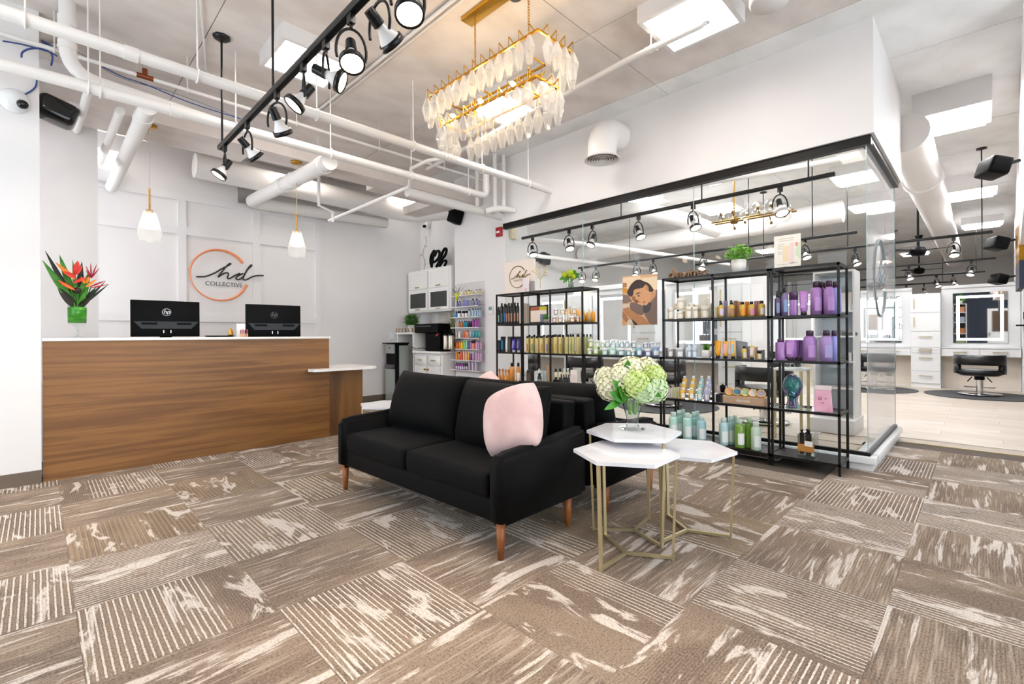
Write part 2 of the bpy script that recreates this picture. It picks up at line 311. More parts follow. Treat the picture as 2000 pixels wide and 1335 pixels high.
for n,(p,q) in enumerate((((-1.3,-3.12,.3),(5.2,-3.08,3.1)),((-2.32,2.0,.35),(-2.28,5.41,3.0)))):
    f=MB()
    if n==0:
        for x in (-1.27,.9,3.0,5.17): f.box(x-.03,p[1],p[2],x+.03,q[1],q[2])
        for z in (.33,2.4,3.07): f.box(p[0],p[1],z-.03,q[0],q[1],z+.03)
    else:
        for y in (2.03,3.7,5.38): f.box(p[0],y-.03,p[2],q[0],y+.03,q[2])
        for z in (.38,2.4,2.97): f.box(p[0],p[1],z-.03,q[0],q[1],z+.03)
    w=struct(f,'window_%d'%(n+2),black); MB().box((p[0]+q[0])/2-.003 if n else p[0],p[1] if n else (p[1]+q[1])/2-.003,p[2],(p[0]+q[0])/2+.003 if n else q[0],q[1] if n else (p[1]+q[1])/2+.003,q[2]).build('glass_pane',glass,w)
# glass partition on its white kerb
gw=struct(MB().rbox(4.94,.637,.06,5.12,5.13,.12,.006).rbox(5.12,.637,.06,6.8,.80,.12,.006).box(4.97,.66,0,5.1,5.13,.06).box(5.1,.66,0,6.78,.78,.06),'window_1',white_g)
MB().box(4.965,.66,2.772,5.035,5.13,2.85).box(5.035,.66,2.80,6.82,.735,2.85).build('head_channel',black,gw)
MB().box(4.982,.68,.12,5.018,5.12,.15).box(5.018,.68,.12,6.78,.72,.145).build('floor_channel',black,gw)
for a,b in ((.70,2.195),(2.205,3.665),(3.675,5.12)):
    MB().box(4.996,a,.15,5.004,b,2.772).build('glass_pane',glass,gw)
    MB().box(4.994,a-.004,.15,5.006,a,2.772).build('pane_edge',edge,gw)
MB().box(5.01,.697,.145,6.79,.703,2.80).build('glass_pane',frost_veil_mat('reflection_veil_pane',.28,1.0),gw); MB().box(6.79,.695,.145,6.797,.705,2.80).build('pane_edge',edge,gw)  # pale veil in the side pane's material imitates a bright reflection
# slab that carries the pendants
struct(MB().box(-.75,5.64,3.24,4.99,6.0,3.37).box(-.75,6.0,3.24,1.7,6.22,3.37).box(3.3,6.0,3.24,4.4,6.2,3.37).box(4.4,6.0,3.24,5.0,7.0,3.37),'beam',ceil_m)
struct(MB().box(-2.4,5.47,3.74,4.99,5.52,CE),'beam_edge',ceil_m)
for n,y in enumerate((6.66,7.1)): struct(MB().box(-2.4,y,3.7,5.0,y+.12,CE),'beam_rib_%d'%(n+1),ceil_m)
# ------------------------------------------------------------------ surface mounted light boxes
def troffer(x,y,w,l,z,m,label,group='square ceiling light boxes'):
    t=thing('ceiling_light',label,'ceiling light',(x,y,z),0,group); e=.035
    MB().box(x-w/2-e,y-l/2-e,z,x-w/2,y+l/2+e,CE).box(x+w/2,y-l/2-e,z,x+w/2+e,y+l/2+e,CE).box(x-w/2,y-l/2-e,z,x+w/2,y-l/2,CE).box(x-w/2,y+l/2,z,x+w/2,y+l/2+e,CE).build('housing',white_w,t)
    MB().rbox(x-w/2+.01,y-l/2+.01,z-(.035 if m is strof else -.01),x+w/2-.01,y+l/2-.01,z+.03,.008,2).build('diffuser',m,t); return t
troffer(1.765,4.435,.55,.53,3.68,trof,'square white ceiling light box partly behind the black track')
troffer(3.73,1.655,.54,.55,3.68,trof,'large square white ceiling light box behind a white pipe, above the glass wall')
troffer(3.7,3.78,.5,.5,3.68,trof,'square ceiling light box seen through the crystal chandelier')
troffer(.65,7.1,.6,.55,3.62,mat('light_diffuser_dim','#ffffff',.5,emit=4,ecol='#fffaf4'),'ceiling light box above the panelled wall beside the left pillar')
troffer(2.75,6.9,.5,.5,3.7,trof,'added unseen light box above the pendant beam, brightening the duct')  # extra lamp added out of sight to brighten the round duct
troffer(4.6,7.2,.5,.5,3.6,MATS['light_diffuser_dim'],'small ceiling light box above the kitchen corner')
for x,y,l in ((1.75,1.2,'over the waiting area, beyond the picture top'),(-.6,3.0,'over the carpet beside the left wall'),(-.6,-.9,'by the navy rear wall'),(3.7,-1.0,'over the passage to the salon')): troffer(x,y,.55,.55,3.68,trof,'added unseen square white ceiling light box '+l)  # unseen lamps outside the view, added as fill light for the reception
for x,y,w,l,z,s in ((7.27,.235,.66,.56,3.55,'deep white light box above the salon entrance, beside the soffit end'),(11.34,.15,.66,.6,3.55,'deep white light box further down the salon, beside the round duct'),(8.0,4.6,.6,.62,3.66,'salon light box over the left end of the styling island'),(7.6,2.9,.6,.62,3.66,'salon light box behind the middle glass pane'),(9.3,1.4,.6,.6,3.66,'salon light box behind the glass corner, upper one'),(9.6,3.7,.6,.62,3.66,'salon light box behind the glass, beyond the styling island'),(11.8,3.5,.6,.62,3.66,'salon light box near the far wall'),(11.6,1.55,.6,.62,3.66,'salon light box low in the glass corner pane'),(7.0,6.3,.6,.62,3.66,'salon light box at the column end of the glass wall'),(6.6,1.7,.5,.6,3.66,'salon light box just under the black glass header'),(15.5,.0,.6,.62,3.66,'salon light box beyond the far styling row, by the soffit'),(15.5,4.5,.6,.62,3.66,'salon light box beyond the far styling row, behind the glass'),(19.5,1.5,.6,.62,3.66,'salon light box near the end wall of the salon')): troffer(x,y,w,l,z,strof,s,'salon ceiling light boxes')
# ------------------------------------------------------------------ pipes and ducts
def pipe(name,pts,r,label,cat='pipe',m=None,rods=(),couplings=(),smooth=0,n=14,group='white ceiling pipes'):
    p=[Vector(q) for q in pts]; t=thing(name,label,cat,p[0],0,group); P=smoothpath(p,smooth) if smooth else p
    MB().tube(P,r,n).build('pipe_run',m or pipe_m,t)
    for q in rods:
        q=Vector(q); MB().cyl(q+Vector((0,0,r)),(q.x,q.y,CE),.006,n=6).tube([q+Vector((0,(r+.008)*math.cos(a),(r+.008)*math.sin(a))) for a in [2*PI*k/12 for k in range(12)]],.006,6,closed=True).build('hanger_rod',pipe_m,t)
    for a,b in couplings: MB().cyl(a,b,r*1.14,n=n).build('coupling',m or pipe_m,t)
    return t
def elbow(a,b,c,r,k=6):     # rounded corner at b
    a,b,c=Vector(a),Vector(b),Vector(c); u=(a-b).normalized(); v=(c-b).normalized(); o=[]
    for i in range(k+1):
        t=i/k; o.append((b+u*r)*(1-t)**2+b*2*t*(1-t)+(b+v*r)*t*t)
    return o
pipe('sprinkler_main',[(-1.2,4.17,3.135),(4.94,4.17,3.135)],.043,'thick white pipe spanning the whole ceiling, ending in the wall above the glass',rods=[(x,4.17,3.135) for x in (-.05,.85,1.75,2.75,3.7,4.5)],couplings=[((.42,4.17,3.135),(.5,4.17,3.135))])
pipe('water_pipe',[(-1.2,4.9,3.11)]+elbow((0,4.9,3.11),(4.42,4.9,3.11),(4.42,4.9,3.3),.1)+[(4.42,4.9,3.5)],.045,'white pipe below the thick one, turning up near the column',rods=[(x,4.9,3.11) for x in (.28,.35,1.3,2.2,3.2,4.1)],couplings=[((.8,4.9,3.11),(.88,4.9,3.11)),((1.35,4.9,3.11),(1.41,4.9,3.11)),((4.42,4.9,3.2),(4.42,4.9,3.26))])
pipe('conduit',[(-1.2,5.3,3.5),(4.7,5.3,3.5)],.017,'thin white conduit running between the two thick pipes',rods=[(x,5.3,3.5) for x in (.1,1.0,2.0,3.0,4.0)])
pipe('drain_pipe',[(.17,5.1,CE)]+elbow((.17,5.1,CE),(.17,5.1,3.26),(.6,5.1,3.23),.2)+[(.75,5.1,3.22),(1.3,5.15,3.2)],.052,'white drain pipe dropping from the ceiling at far left and bending sideways',couplings=[((.17,5.1,3.62),(.17,5.1,3.7)),((.17,5.1,3.44),(.17,5.1,3.5))])
pipe('drain_pipe',[(.65,4.9,3.08),(.65,7.4,3.05),(.65,7.7,3.05)],.062,'fat white drain pipe running back from the water pipe beside the first pendant',couplings=[((.65,5.1,3.078),(.65,5.22,3.076))])
pipe('drain_pipe',[(.285,4.9,3.1),(.27,6.29,3.2)],.03,'thin white drain stub leading to the left pillar',group='white ceiling pipes')
pipe('drain_pipe',[(.51,5.3,3.14),(.5,7.1,3.17)],.035,'medium white drain pipe slanting between the pillar stub and the fat drain')
pipe('drain_pipe',[(2.2,4.92,3.03),(2.2,5.4,3.05)]+elbow((2.2,5.4,3.05),(2.2,7.62,3.15),(4,7.62,3.2),.15)+[(4.45,7.62,3.21)],.085,'large white drain pipe crossing below the round duct and turning along the wall slot',couplings=[((2.2,5.05,3.035),(2.2,5.15,3.04)),((2.2,5.9,3.072),(2.2,5.98,3.076)),((2.2,6.2,3.086),(2.2,6.35,3.093))],rods=[])
pipe('duct_pipe',[(3.3,5.15,2.99),(4.6,5.15,2.97),(4.97,5.15,2.97)],.06,'white insulated pipe ending near the column top')
pipe('sprinkler_branch',[(3.2,4.17,3.135),(3.2,4.55,3.2),(3.2,4.9,3.2),(3.2,4.95,2.99),(3.2,7.2,2.97)],.022,'thin sprinkler branch crossing diagonally to a drop near the right pendant')
pipe('sprinkler_drop',[(2.62,6.2,CE),(2.62,6.2,2.9),(2.9,6.4,2.9),(2.9,6.4,2.76)],.02,'short zigzag sprinkler drop to the right of the second pendant')
pipe('sprinkler_branch',[(3.62,1.49,CE)]+elbow((3.62,1.49,CE),(3.62,1.49,3.55),(3.62,3,3.55),.05)+[(3.62,2.2,3.55),(3.85,5.5,3.5)],.025,'white sprinkler pipe under the large light box, bending up into the ceiling',rods=[(3.62,1.95,3.55)],couplings=[((3.62,1.49,3.62),(3.62,1.49,3.55)),((3.62,1.9,3.55),(3.62,2.0,3.55))])
pipe('conduit',[(2.3,2.0,3.79),(2.3,5.5,3.79)],.014,'thin conduit fixed to the ceiling beside the black track',group='ceiling conduits')
pipe('conduit',[(2.36,2.0,3.8),(2.36,5.5,3.8)],.008,'slim second conduit on the ceiling beside the black track',group='ceiling conduits')
pipe('conduit',[(.9,4.3,3.8),(1.2,5.5,3.8)],.008,'slim ceiling conduit near the track canopy',group='ceiling conduits')
pipe('pipe_stub',[(4.55,5.05,2.95),(4.7,4.95,3.0),(4.94,4.85,3.0)],.045,'curved white pipe stub entering the wall left of the thick pipe',smooth=5)
pipe('round_duct',[(1.47,7.4,3.45),(3.9,7.4,3.43)]+elbow((3.9,7.4,3.43),(4.75,7.4,3.38),(4.9,6.4,3.3),.5)+[(4.95,6.3,3.3)],.16,'big round white air duct along the panelled wall above the sign','duct',n=28,group='round ducts')
pipe('round_duct',[(6.85,.6,3.4),(9.3,.6,3.4),(20.0,.6,3.4)],.21,'big round white air duct running down the salon ceiling at right','duct',n=28,couplings=[((8.9,.6,3.4),(9.05,.6,3.4))],group='round ducts')
pipe('round_duct',[(10.4,1.8,3.4),(10.4,7.7,3.35)],.2,'round air duct crossing the salon ceiling behind the glass','duct',rods=[(10.4,3.0,3.39),(10.4,6.0,3.36)],n=24,group='round ducts')
pipe('round_duct',[(6.4,7.7,3.2),(7.0,4.4,3.3),(9.9,3.9,3.3)],.14,'white insulated duct behind the first glass pane, bending','duct',smooth=6,n=20,group='round ducts')
pipe('salon_pipe',[(5.9,7.7,3.0),(12.0,6.6,3.0)],.045,'white pipe crossing low over the salon back wall')
pipe('salon_pipe',[(6.2,7.7,2.8),(6.4,5.5,2.85),(12.5,4.6,2.95)],.04,'white pipe with a bend behind the left glass pane',smooth=5)
pipe('salon_pipe',[(7.6,1.2,3.5),(7.0,5.0,3.5)],.04,'white pipe beneath the salon ceiling behind the header')
single(MB().box(.3,7.2,3.12,.74,7.75,3.36).box(.4,7.5,3.36,.5,7.6,CE),'air_unit',white_w,'white box unit high on the panelled wall next to the pillar','air unit')
for k,(x,y) in enumerate(((4.72,5.04),(4.84,4.98),(4.6,5.3))): pipe('pipe_riser',[(x,y,2.95+.05*k),(x,y,CE)],.03,'upright white riser pipe at the column corner, %s'%('left of the wall edge','nearest the wall edge','furthest back')[k],n=10)
# gooseneck air vent on the wall above the glass
v=thing('gooseneck_vent','white gooseneck air vent with round ringed grille, on the wall above the glass','air vent',(4.94,3.1,3.53))
MB().tube([(4.94,3.1,3.53)]+elbow((4.94,3.1,3.53),(4.6,3.1,3.53),(4.6,3.1,3.2),.24,8)+[(4.6,3.1,3.21)],.165,28).build('duct_elbow',pipe_m,v)
MB().lathe([(.165,3.22),(.21,3.19),(.213,3.185),(.19,3.182),(.17,3.2)],32,(4.6,3.1,0)).build('grille_rim',pipe_m,v)
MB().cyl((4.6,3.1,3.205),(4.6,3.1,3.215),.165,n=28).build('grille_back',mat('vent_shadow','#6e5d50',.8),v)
for k in range(5): MB().lathe([(.155-.03*k,3.184),(.147-.03*k,3.184),(.139-.03*k,3.194),(.147-.03*k,3.194),(.155-.03*k,3.184)],28,(4.6,3.1,0)).build('grille_ring',pipe_m,v)
p=at(1503,-20,Z=3.6); single(MB().lathe([(0,3.5),(.12,3.5),(.13,3.52),(.13,CE),(0,CE)],24,(p.x,p.y,0)),'ceiling_can',pipe_m,'white round can fitting on the ceiling at top right','ceiling fitting')
p=at(1007,-4,Z=3.77); single(MB().lathe([(0,3.765),(.05,3.77),(.065,3.79),(.065,CE),(0,CE)],20,(p.x,p.y,0)),'smoke_detector',gray,'small round detector on the ceiling by the chandelier chain','detector')
# copper tee, blue cables
p=at(283,150,Y=5.3); t=thing('copper_tee','copper tee with a brass tap on the thin conduit','valve',p)
MB().cyl(p-Vector((.06,0,0)),p+Vector((.06,0,0)),.022,n=12).cyl(p,p+Vector((0,0,.07)),.02,n=12).build('tee',copper,t); MB().cyl(p+Vector((0,0,.07)),p+Vector((0,0,.12)),.016,n=10).build('valve',chrome,t); MB().box(p.x-.03,p.y-.006,p.z+.12,p.x+.03,p.y+.006,p.z+.13).build('tap',brass,t)
blue=mat('blue_cable','#2f4a86',.5); wcab=mat('white_cable','#e8e8e6',.5); gcab=mat('grey_cable','#8d8f92',.5)
def cable(pxs,Y,r,m,label,dz=0): return single(MB().tube(smoothpath([at(a,b,Y=Y) for a,b in pxs],5),r,6),'cable',m,label,'cable','ceiling cables')
cable([(38,45),(52,62),(66,68),(90,85),(116,98)],5.45,.012,blue,'bundle of blue cables hanging over the thin conduit, upper')
cable([(42,112),(44,102),(60,95),(85,96),(102,108),(100,128)],5.325,.007,blue,'loop of blue cable below the cable bundle')
cable([(5,80),(40,86),(75,95),(100,103),(112,110)],5.325,.006,blue,'blue cable sagging at the far left of the ceiling')
cable([(145,98),(180,118),(215,142),(260,160),(330,178),(430,215),(480,235)],5.34,.005,gcab,'long thin grey cable sagging along the conduit')
cable([(200,130),(240,150),(285,165),(370,200),(470,232)],5.33,.005,blue,'long thin blue cable sagging along the conduit')
cable([(72,153),(70,168),(60,178),(44,186)],5.40,.006,blue,'short blue cable dropping to the dome camera')
cable([(55,64),(75,72),(95,72),(118,68)],5.47,.05,mat('duct_foil','#b5ada4',.6),'wrapped grey sleeve around the blue cables')
cable([(818,388),(830,402),(845,412),(862,414),(880,413)],6.6,.012,wcab,'white cable arcing to the column speaker')
# ------------------------------------------------------------------ reception desk
d=thing('reception_desk','long walnut reception desk with white top and lower side counter','desk',(1.2,5.42,0))
MB().box(.02,5.42,0,2.40,5.445,1.145).build('front_panel',deskw,d)
MB().box(2.375,5.446,0,2.40,6.1,1.145).build('side_panel',deskwv,d)
MB().rbox(.018,5.405,1.145,2.415,5.74,1.17,.003).build('counter_top',quartz,d)
MB().box(.02,5.76,.72,2.375,6.25,.75).build('work_surface',quartz,d)
MB().box(2.402,5.43,0,2.80,5.455,.775).box(2.80,5.43,0,2.825,6.0,.775).build('wing_panel',deskwv,d)
pl_=[(2.13,5.36),(2.15,5.25),(2.2,5.23),(2.86,5.23),(2.93,5.28),(2.94,5.95),(2.42,5.95),(2.42,5.40),(2.15,5.40)]
MB().prism(pl_,.775,.803).build('wing_top',quartz,d)
def monitor(px0,px1,ytop,Y,rz,label,logo):
    a,b=at(px0,600,Y=Y),at(px1,600,Y=Y); w=b.x-a.x; zt=at((px0+px1)/2,ytop,Y=Y).z; cx=(a.x+b.x)/2; h=w*.635; t=thing('monitor',label,'monitor',(0,0,0),0,'computer monitors')
    z0=zt-h-.75
    MB().rbox(-w/2,-.0,z0,w/2,.035,z0+h,.006).build('case',plast,t)
    MB().prism([(-w*.47,z0+h*.42),(w*.47,z0+h*.42),(w*.36,z0+h*.22),(-w*.36,z0+h*.22)],-.03,0,tf=lambda x,y,z:(x,z,y)).build('rear_bulge',dgray,t)
    for s in (-1,1): MB().box(s*w*.25-w*.11,-.034,z0+h*.33,s*w*.25+w*.11,-.028,z0+h*.39).build('vent',plast,t)
    MB().box(-.05,.04,0,.05,.06,z0+.1).box(-.12,-.06,0,.12,.12,.012).build('stand',plast,t)
    for s in (-.03,.03): MB().cyl((s,-.035,z0+h*.1),(s,-.035,z0+h*.18),.006,n=8).build('stand_pin',chrome,t)
    lo=mat('logo_silver' if logo else 'logo_dark','#b9babd' if logo else '#55565a',.3,.6); zc=z0+h*.68; r=h*.105
    MB().lathe([(r*.86,0),(r,0),(r,.003),(r*.86,.003)],28,(0,-.002,zc),axis=(0,-1,0)).build('logo_ring',lo,t)
    text('hp',r*1.45,t,lo,(0,-.004,zc+r*.08),ROT_MY,'logo_lettering',.001,shear=.25); t.location=(cx,Y,.75); t.rotation_euler=(0,0,rz)
    return t
monitor(255,390,587,5.93,.0,'black monitor with bright round logo on the desk, beside the flower vase',1)
monitor(481,586,595,6.0,-.06,'slightly turned black monitor with dull logo on the desk, below the wall sign',0)
# vase of heliconias on the counter
p=at(150,655,Z=1.17); p=Vector((at(151,655,Y=5.56).x,5.56,1.17)); t=thing('flower_vase','footed glass vase of red and orange tropical flowers on the desk','flower vase',p)
MB().lathe([(.0,.0),(.04,.002),(.042,.006),(.012,.014),(.008,.03),(.009,.085),(.02,.1),(.058,.125)],24,p).build('foot',vaseglass,t)
MB().lathe([(.058,.125),(.06,.13),(.062,.285),(.059,.285),(.057,.13)],28,p).build('glass_bowl',vaseglass,t)
MB().lathe([(.0,.13),(.0605,.131),(.0632,.262),(.058,.268),(.0,.268)],28,p).build('leaf_wrap',noisy('leaf_wrap','#2c7a1a','#49a32c',(1,1,6),8,.3),t)
def blade(mb,base,tip,w,fold=.25,bend=.15,n=7,mi=0,up=(0,-1,0)):
    a,b=Vector(base),Vector(tip); dd=b-a; L=dd.length; side=dd.cross(Vector(up)).normalized(); nor=side.cross(dd).normalized(); vs=[]
    for i in range(n+1):
        s=i/n; ww=w*math.sin(PI*min(1,.06+s*.94))**.75*(1-.25*s) if i<n else .001; c=a+dd*s+nor*(bend*L*s*(1-s)); vs+= [c-side*ww+nor*ww*fold,c,c+side*ww+nor*ww*fold]
    fs=[]
    for i in range(n):
        for k in (0,1): fs.append((3*i+k,3*i+k+1,3*i+k+4,3*i+k+3))
    return mb.add(vs,fs,mi,True)
def P(px,py,Y=5.56): return at(px,py,Y=Y)
top=p+Vector((0,0,.25))
for (px,py,w,m,y) in ((88,489,.022,leafd,5.6),(83,508,.03,leafm,5.5),(116,497,.03,leafm,5.62),(142,507,.016,leafm,5.6),(160,511,.03,leafd,5.65),(175,530,.035,leafm,5.6),(112,560,.035,leafd,5.52),(188,560,.018,leafd,5.5),(206,549,.012,leafd,5.5),(212,555,.012,leafd,5.52),(182,575,.025,leafd,5.48),(170,565,.02,leafm,5.48),(125,545,.05,leafm,5.6)):
    mb=MB(); blade(mb,top,P(px,py,y),w,bend=.06); mb.build('leaf',m,t)
red=mat('petal_red','#e2301c',.4); orp=mat('petal_orange','#f08a1e',.4); crim=mat('petal_crimson','#b3152e',.45); dk=mat('bract_dark','#2a120d',.5)
for (b,e,w,m,y) in (((146,545),(108,512),.018,orp,5.53),((148,541),(122,530),.02,red,5.5),((147,536),(152,509),.026,red,5.52),((150,535),(160,518),.014,red,5.5),((143,552),(170,541),.014,red,5.49),((146,566),(112,547),.016,red,5.48),((146,566),(115,548),.007,orp,5.475),((165,553),(158,540),.012,orp,5.49),((168,553),(174,540),.012,orp,5.5),((168,560),(188,545),.012,orp,5.48),((175,560),(206,548),.008,crim,5.5),((178,562),(212,555),.007,crim,5.5)):
    mb=MB(); blade(mb,P(*b,y),P(*e,y-.01),w,.5,.12); mb.build('petal',m,t)
mb=MB(); g=P(180,541)
for k in range(14): blade(mb,P(178,543),P(180+14*math.cos(k*.9),526+9*math.sin(k*.9)-3,5.56-.02*math.sin(k)),.006,.4,.2,4)
mb.build('ginger_flower',crim,t); MB().ball(P(151,567,5.5),.026,12,sc=(1.1,.8,1)).build('seed_head',dk,t)
mb=MB()
for k in range(7): mb.tube([top+Vector((R.uniform(-.03,.03),R.uniform(-.03,.03),-.1)),P(130+8*k,560,5.55)],.005,6)
mb.build('stem',leafm,t)
# small things on the desk
p=at(437,654,Y=5.6); tr=mat('tray_black','#15130f',.3,.2)
single(MB().lathe([(.10,0),(.13,.004),(.135,.018),(.13,.018),(.125,.008),(.0,.006),(.0,0)],24,(p.x-.02,5.66,1.17)),'tray',tr,'oval black tray lying on the desk between the monitors','tray')
single(MB().lathe([(0,.0),(.022,.0),(.024,.03),(.012,.045),(.016,.06),(.006,.085),(0,.09)],10,(at(450,650,Y=5.6).x,5.6,1.176)),'perfume_bottle',brass,'small gold figurine bottle on the black tray','bottle')
single(MB().lathe([(0,.0),(.012,.0),(.012,.05),(.005,.07),(0,.07)],10,(at(455,650,Y=5.6).x,5.63,1.176)),'perfume_bottle',mat('amber','#c98a3a',.3),'slim amber bottle beside the gold one on the tray','bottle')
x=at(470,650,Y=5.56).x; single(MB().box(x-.03,5.58,1.17,x+.05,5.6,1.31),'leaflet_stand',mat('clear_white','#f4f2f0',.2),'white leaflet stand beside the turned monitor','leaflet stand')
for k,c in enumerate(('#7a1f22','#9a2f38','#5a1518','#b0424a')):
    x=at(470.5+4.1*k,650,Y=5.52).x; single(MB().cyl((x,5.52,1.17),(x,5.52,1.205),.0085,n=8,mi=1).cyl((x,5.52,1.205),(x,5.52,1.245+.006*(k%2)),.006,n=8),'lip_gloss',[mat('gloss_%d'%k,c,.3),mat('gloss_tube','#d9a07a',.2)],'lip gloss tube on the desk by the turned monitor, %s from the leaflet end'%ORD[k],'lip gloss','lip gloss tubes')
# ------------------------------------------------------------------ wall sign (ring, script letters, word)
def z7(x,y): return ((x-650)/262,(1185-(y-.085*(x-650)))/237)
H1=[(440,1197),(520,1195),(600,1165),(660,1128),(715,1100),(748,1080),(738,1076),(705,1105),(665,1155),(632,1200),(655,1188),(695,1165),(725,1168),(722,1195),(716,1212),(742,1216),(785,1190),(835,1168)]
H2=[(868,1172),(845,1178),(808,1200),(798,1220),(825,1228),(862,1205),(885,1175)]
H3=[(880,1180),(912,1130),(948,1097),(945,1088),(922,1110),(888,1165),(866,1222),(895,1232),(950,1205),(1000,1192),(1068,1192)]
STROKES=[[z7(*q) for q in s] for s in (H1,H2,H3)]
def ringpts(a0,a1,n=40): return [(math.cos(math.radians(a0+(a1-a0)*i/n)),math.sin(math.radians(a0+(a1-a0)*i/n))) for i in range(n+1)]
def logo(parent,f,rad,ringm,scriptm,rw=(.03,.075),sw=.03,names=('ring','script'),a0=34,a1=342):
    n=48; P_=ringpts(a0,a1,n); rs=[]
    for i in range(n+1):
        a=a0+(a1-a0)*i/n; k=abs(a-200)/150; rs.append(rad*(rw[0]+(rw[1]-rw[0])*min(1,k)**1.3)*.75)
    MB().tube([f(x,y,.0) for x,y in P_],1,8,rs=rs).build(names[0],ringm,parent)
    for s in STROKES: MB().tube(smoothpath([f(x,y,.006) for x,y in s],5),rad*sw,8).build(names[1],scriptm,parent)
sc=Vector((1.842,7.75,2.058)); rad=.362
s=thing('wall_sign','round coral ring sign with black hd script on the panelled wall','sign',(sc.x,7.78,sc.z-rad))
blk=mat('sign_black','#101010',.4)
logo(s,lambda x,y,o:Vector((sc.x+rad*x,sc.y-o,sc.z+rad*y)),rad,orange,blk)
text('COLLECTIVE',rad*.235,s,blk,(sc.x+rad*.14,sc.y-.01,sc.z-rad*.36),ROT_MY,sx=.98)
for a in (70,180,290): MB().cyl((sc.x+rad*math.cos(math.radians(a)),sc.y,sc.z+rad*math.sin(math.radians(a))),(sc.x+rad*math.cos(math.radians(a)),7.79,sc.z+rad*math.sin(math.radians(a))),.006,n=6).build('standoff',chrome,s)
# ------------------------------------------------------------------ pendants
pglass=frost_veil_mat('pendant_glass',.3,.6)
def pendant(px,Y,ycan,yrod,ysh,ybot,label):
    c=at(px,ycan,Y=Y); x=c.x; z=lambda py: at(px+2,py,Y=Y).z
    t=thing('pendant_lamp',label,'pendant lamp',(x,Y,3.24),0,'glass pendant lamps over the desk'); zs,zb=z(ysh),z(ybot); h=zs-zb
    MB().lathe([(0,3.24),(.065,3.24),(.065,3.225),(.058,3.218),(.01,3.212),(0,3.212)],24,(x,Y,0)).build('canopy',brass,t)
    MB().cyl((x,Y,3.215),(x,Y,z(yrod)),.003,n=6).build('cord',brass2,t); MB().cyl((x,Y,z(yrod)),(x,Y,zs),.008,n=8).build('stem',brass,t)
    MB().lathe([(.0,zs),(.03,zs),(.032,zs-.03),(0,zs-.03)],16,(x,Y,0)).build('lamp_holder',brass,t)
    MB().lathe([(.045,zs-.005),(.065,zs-h*.25),(.095,zs-h*.62),(.1,zs-h*.66),(.085,zb+.012),(.07,zb)],28,(x,Y,0)).build('glass_shade',pglass,t)
    MB().lathe([(0,zs-.03),(.02,zs-.03),(.042,zs-h*.32),(.05,zs-h*.58),(0,zs-h*.6)],20,(x,Y,0)).build('bulb',pbulb,t)
pendant(291,5.75,241,368,410,472,'glass pendant lamp with brass stem, over the desk beside the left pillar')
pendant(579,5.75,317,418,450,503,'glass pendant lamp with brass stem, over the desk above the turned monitor')
# ------------------------------------------------------------------ track lighting
def head(parent,az,tilt,s=1.0,z=0,off=(0,0)):
    q=Matrix.Translation((off[0],off[1],z-.19*s))@Matrix.Rotation(az,4,'Z'); k=q@Matrix.Rotation(tilt,4,'Y')
    MB().box(-.014*s,-.022*s,-.05*s,.014*s,.022*s,0).cyl((0,0,-.05*s),(0,0,-.07*s),.009*s,n=8).tf(Matrix.Translation((off[0],off[1],z))).build('adapter',track_m,parent)
    MB().tube([(0,.075*s*math.sin(a),.115*s*math.cos(a)) for a in [(-1.95+3.9*i/16) for i in range(17)]],.0075*s,6).tf(q).build('yoke',track_m,parent)
    MB().cyl((0,0,.075*s),(0,0,.0*s),.026*s,.03*s,14).tf(k).build('socket',track_m,parent)
    MB().lathe([(.022*s,.0),(.026*s,-.02*s),(.056*s,-.075*s)],18).tf(k).build('reflector',white_w,parent)
    MB().lathe([(.056*s,-.07*s),(.063*s,-.07*s),(.065*s,-.1*s),(.056*s,-.1*s)],20).tf(k).build('bezel',track_m,parent)
    MB().lathe([(0,-.097*s),(.055*s,-.094*s)],20).tf(k).build('lens',lens,parent)
X=1.15; t=thing('track_light','long black track hung from the ceiling on two rods','track light',(X,2.9,2.86))
MB().rbox(X-.022,.9,2.835,X+.022,4.82,2.875,.008).build('rail',track_m,t)
MB().box(X-.012,.95,2.832,X+.012,4.78,2.836).build('rail_slot',plast,t)
for y in (4.74,3.46,1.3):
    MB().cyl((X,y,2.87),(X,y,CE-.03),.009,n=8).build('hanging_rod',track_m,t); MB().lathe([(0,CE),(.07,CE),(.07,CE-.02),(.045,CE-.035),(0,CE-.035)],8,(X,y,0)).build('canopy',track_m,t)
HEADS=[(443,300,-.1,.55,'farthest one, lens glowing'),(487,250,3.3,.85,'second from the far end'),(545,205,3.7,.7,'third from the far end'),(597,170,-.3,.65,'fourth from the far end'),(641,140,2.5,1.15,'before the light box'),(690,95,1.2,.45,'lens glowing, right of the light box'),(745,30,3.3,1.0,'second nearest, seen from behind'),(800,-30,1.2,.4,'nearest, cut by the picture top')]
for n,(px,py,az,ti,l) in enumerate(HEADS):
    y=max(.97,at(px-4,py-10,X=X).y); h=thing('spot_head','black spot head on the reception track, '+l,'spotlight',(0,0,0),0,'spot heads on the reception track'); head(h,az,ti); h.location=(X,y,2.835)
    if n in (0,3,5,7):
        L=bpy.data.lights.new('spot_beam','SPOT'); L.energy=SPOT_W; L.color=(1,.82,.62); L.spot_size=1.3; L.spot_blend=.8; L.shadow_soft_size=.06
        o=bpy.data.objects.new('spot_beam',L); C.objects.link(o); o.parent=h; k=Matrix.Translation((0,0,-.19))@Matrix.Rotation(az,4,'Z')@Matrix.Rotation(ti,4,'Y')@Matrix.Translation((0,0,-.11)); o.matrix_local=k
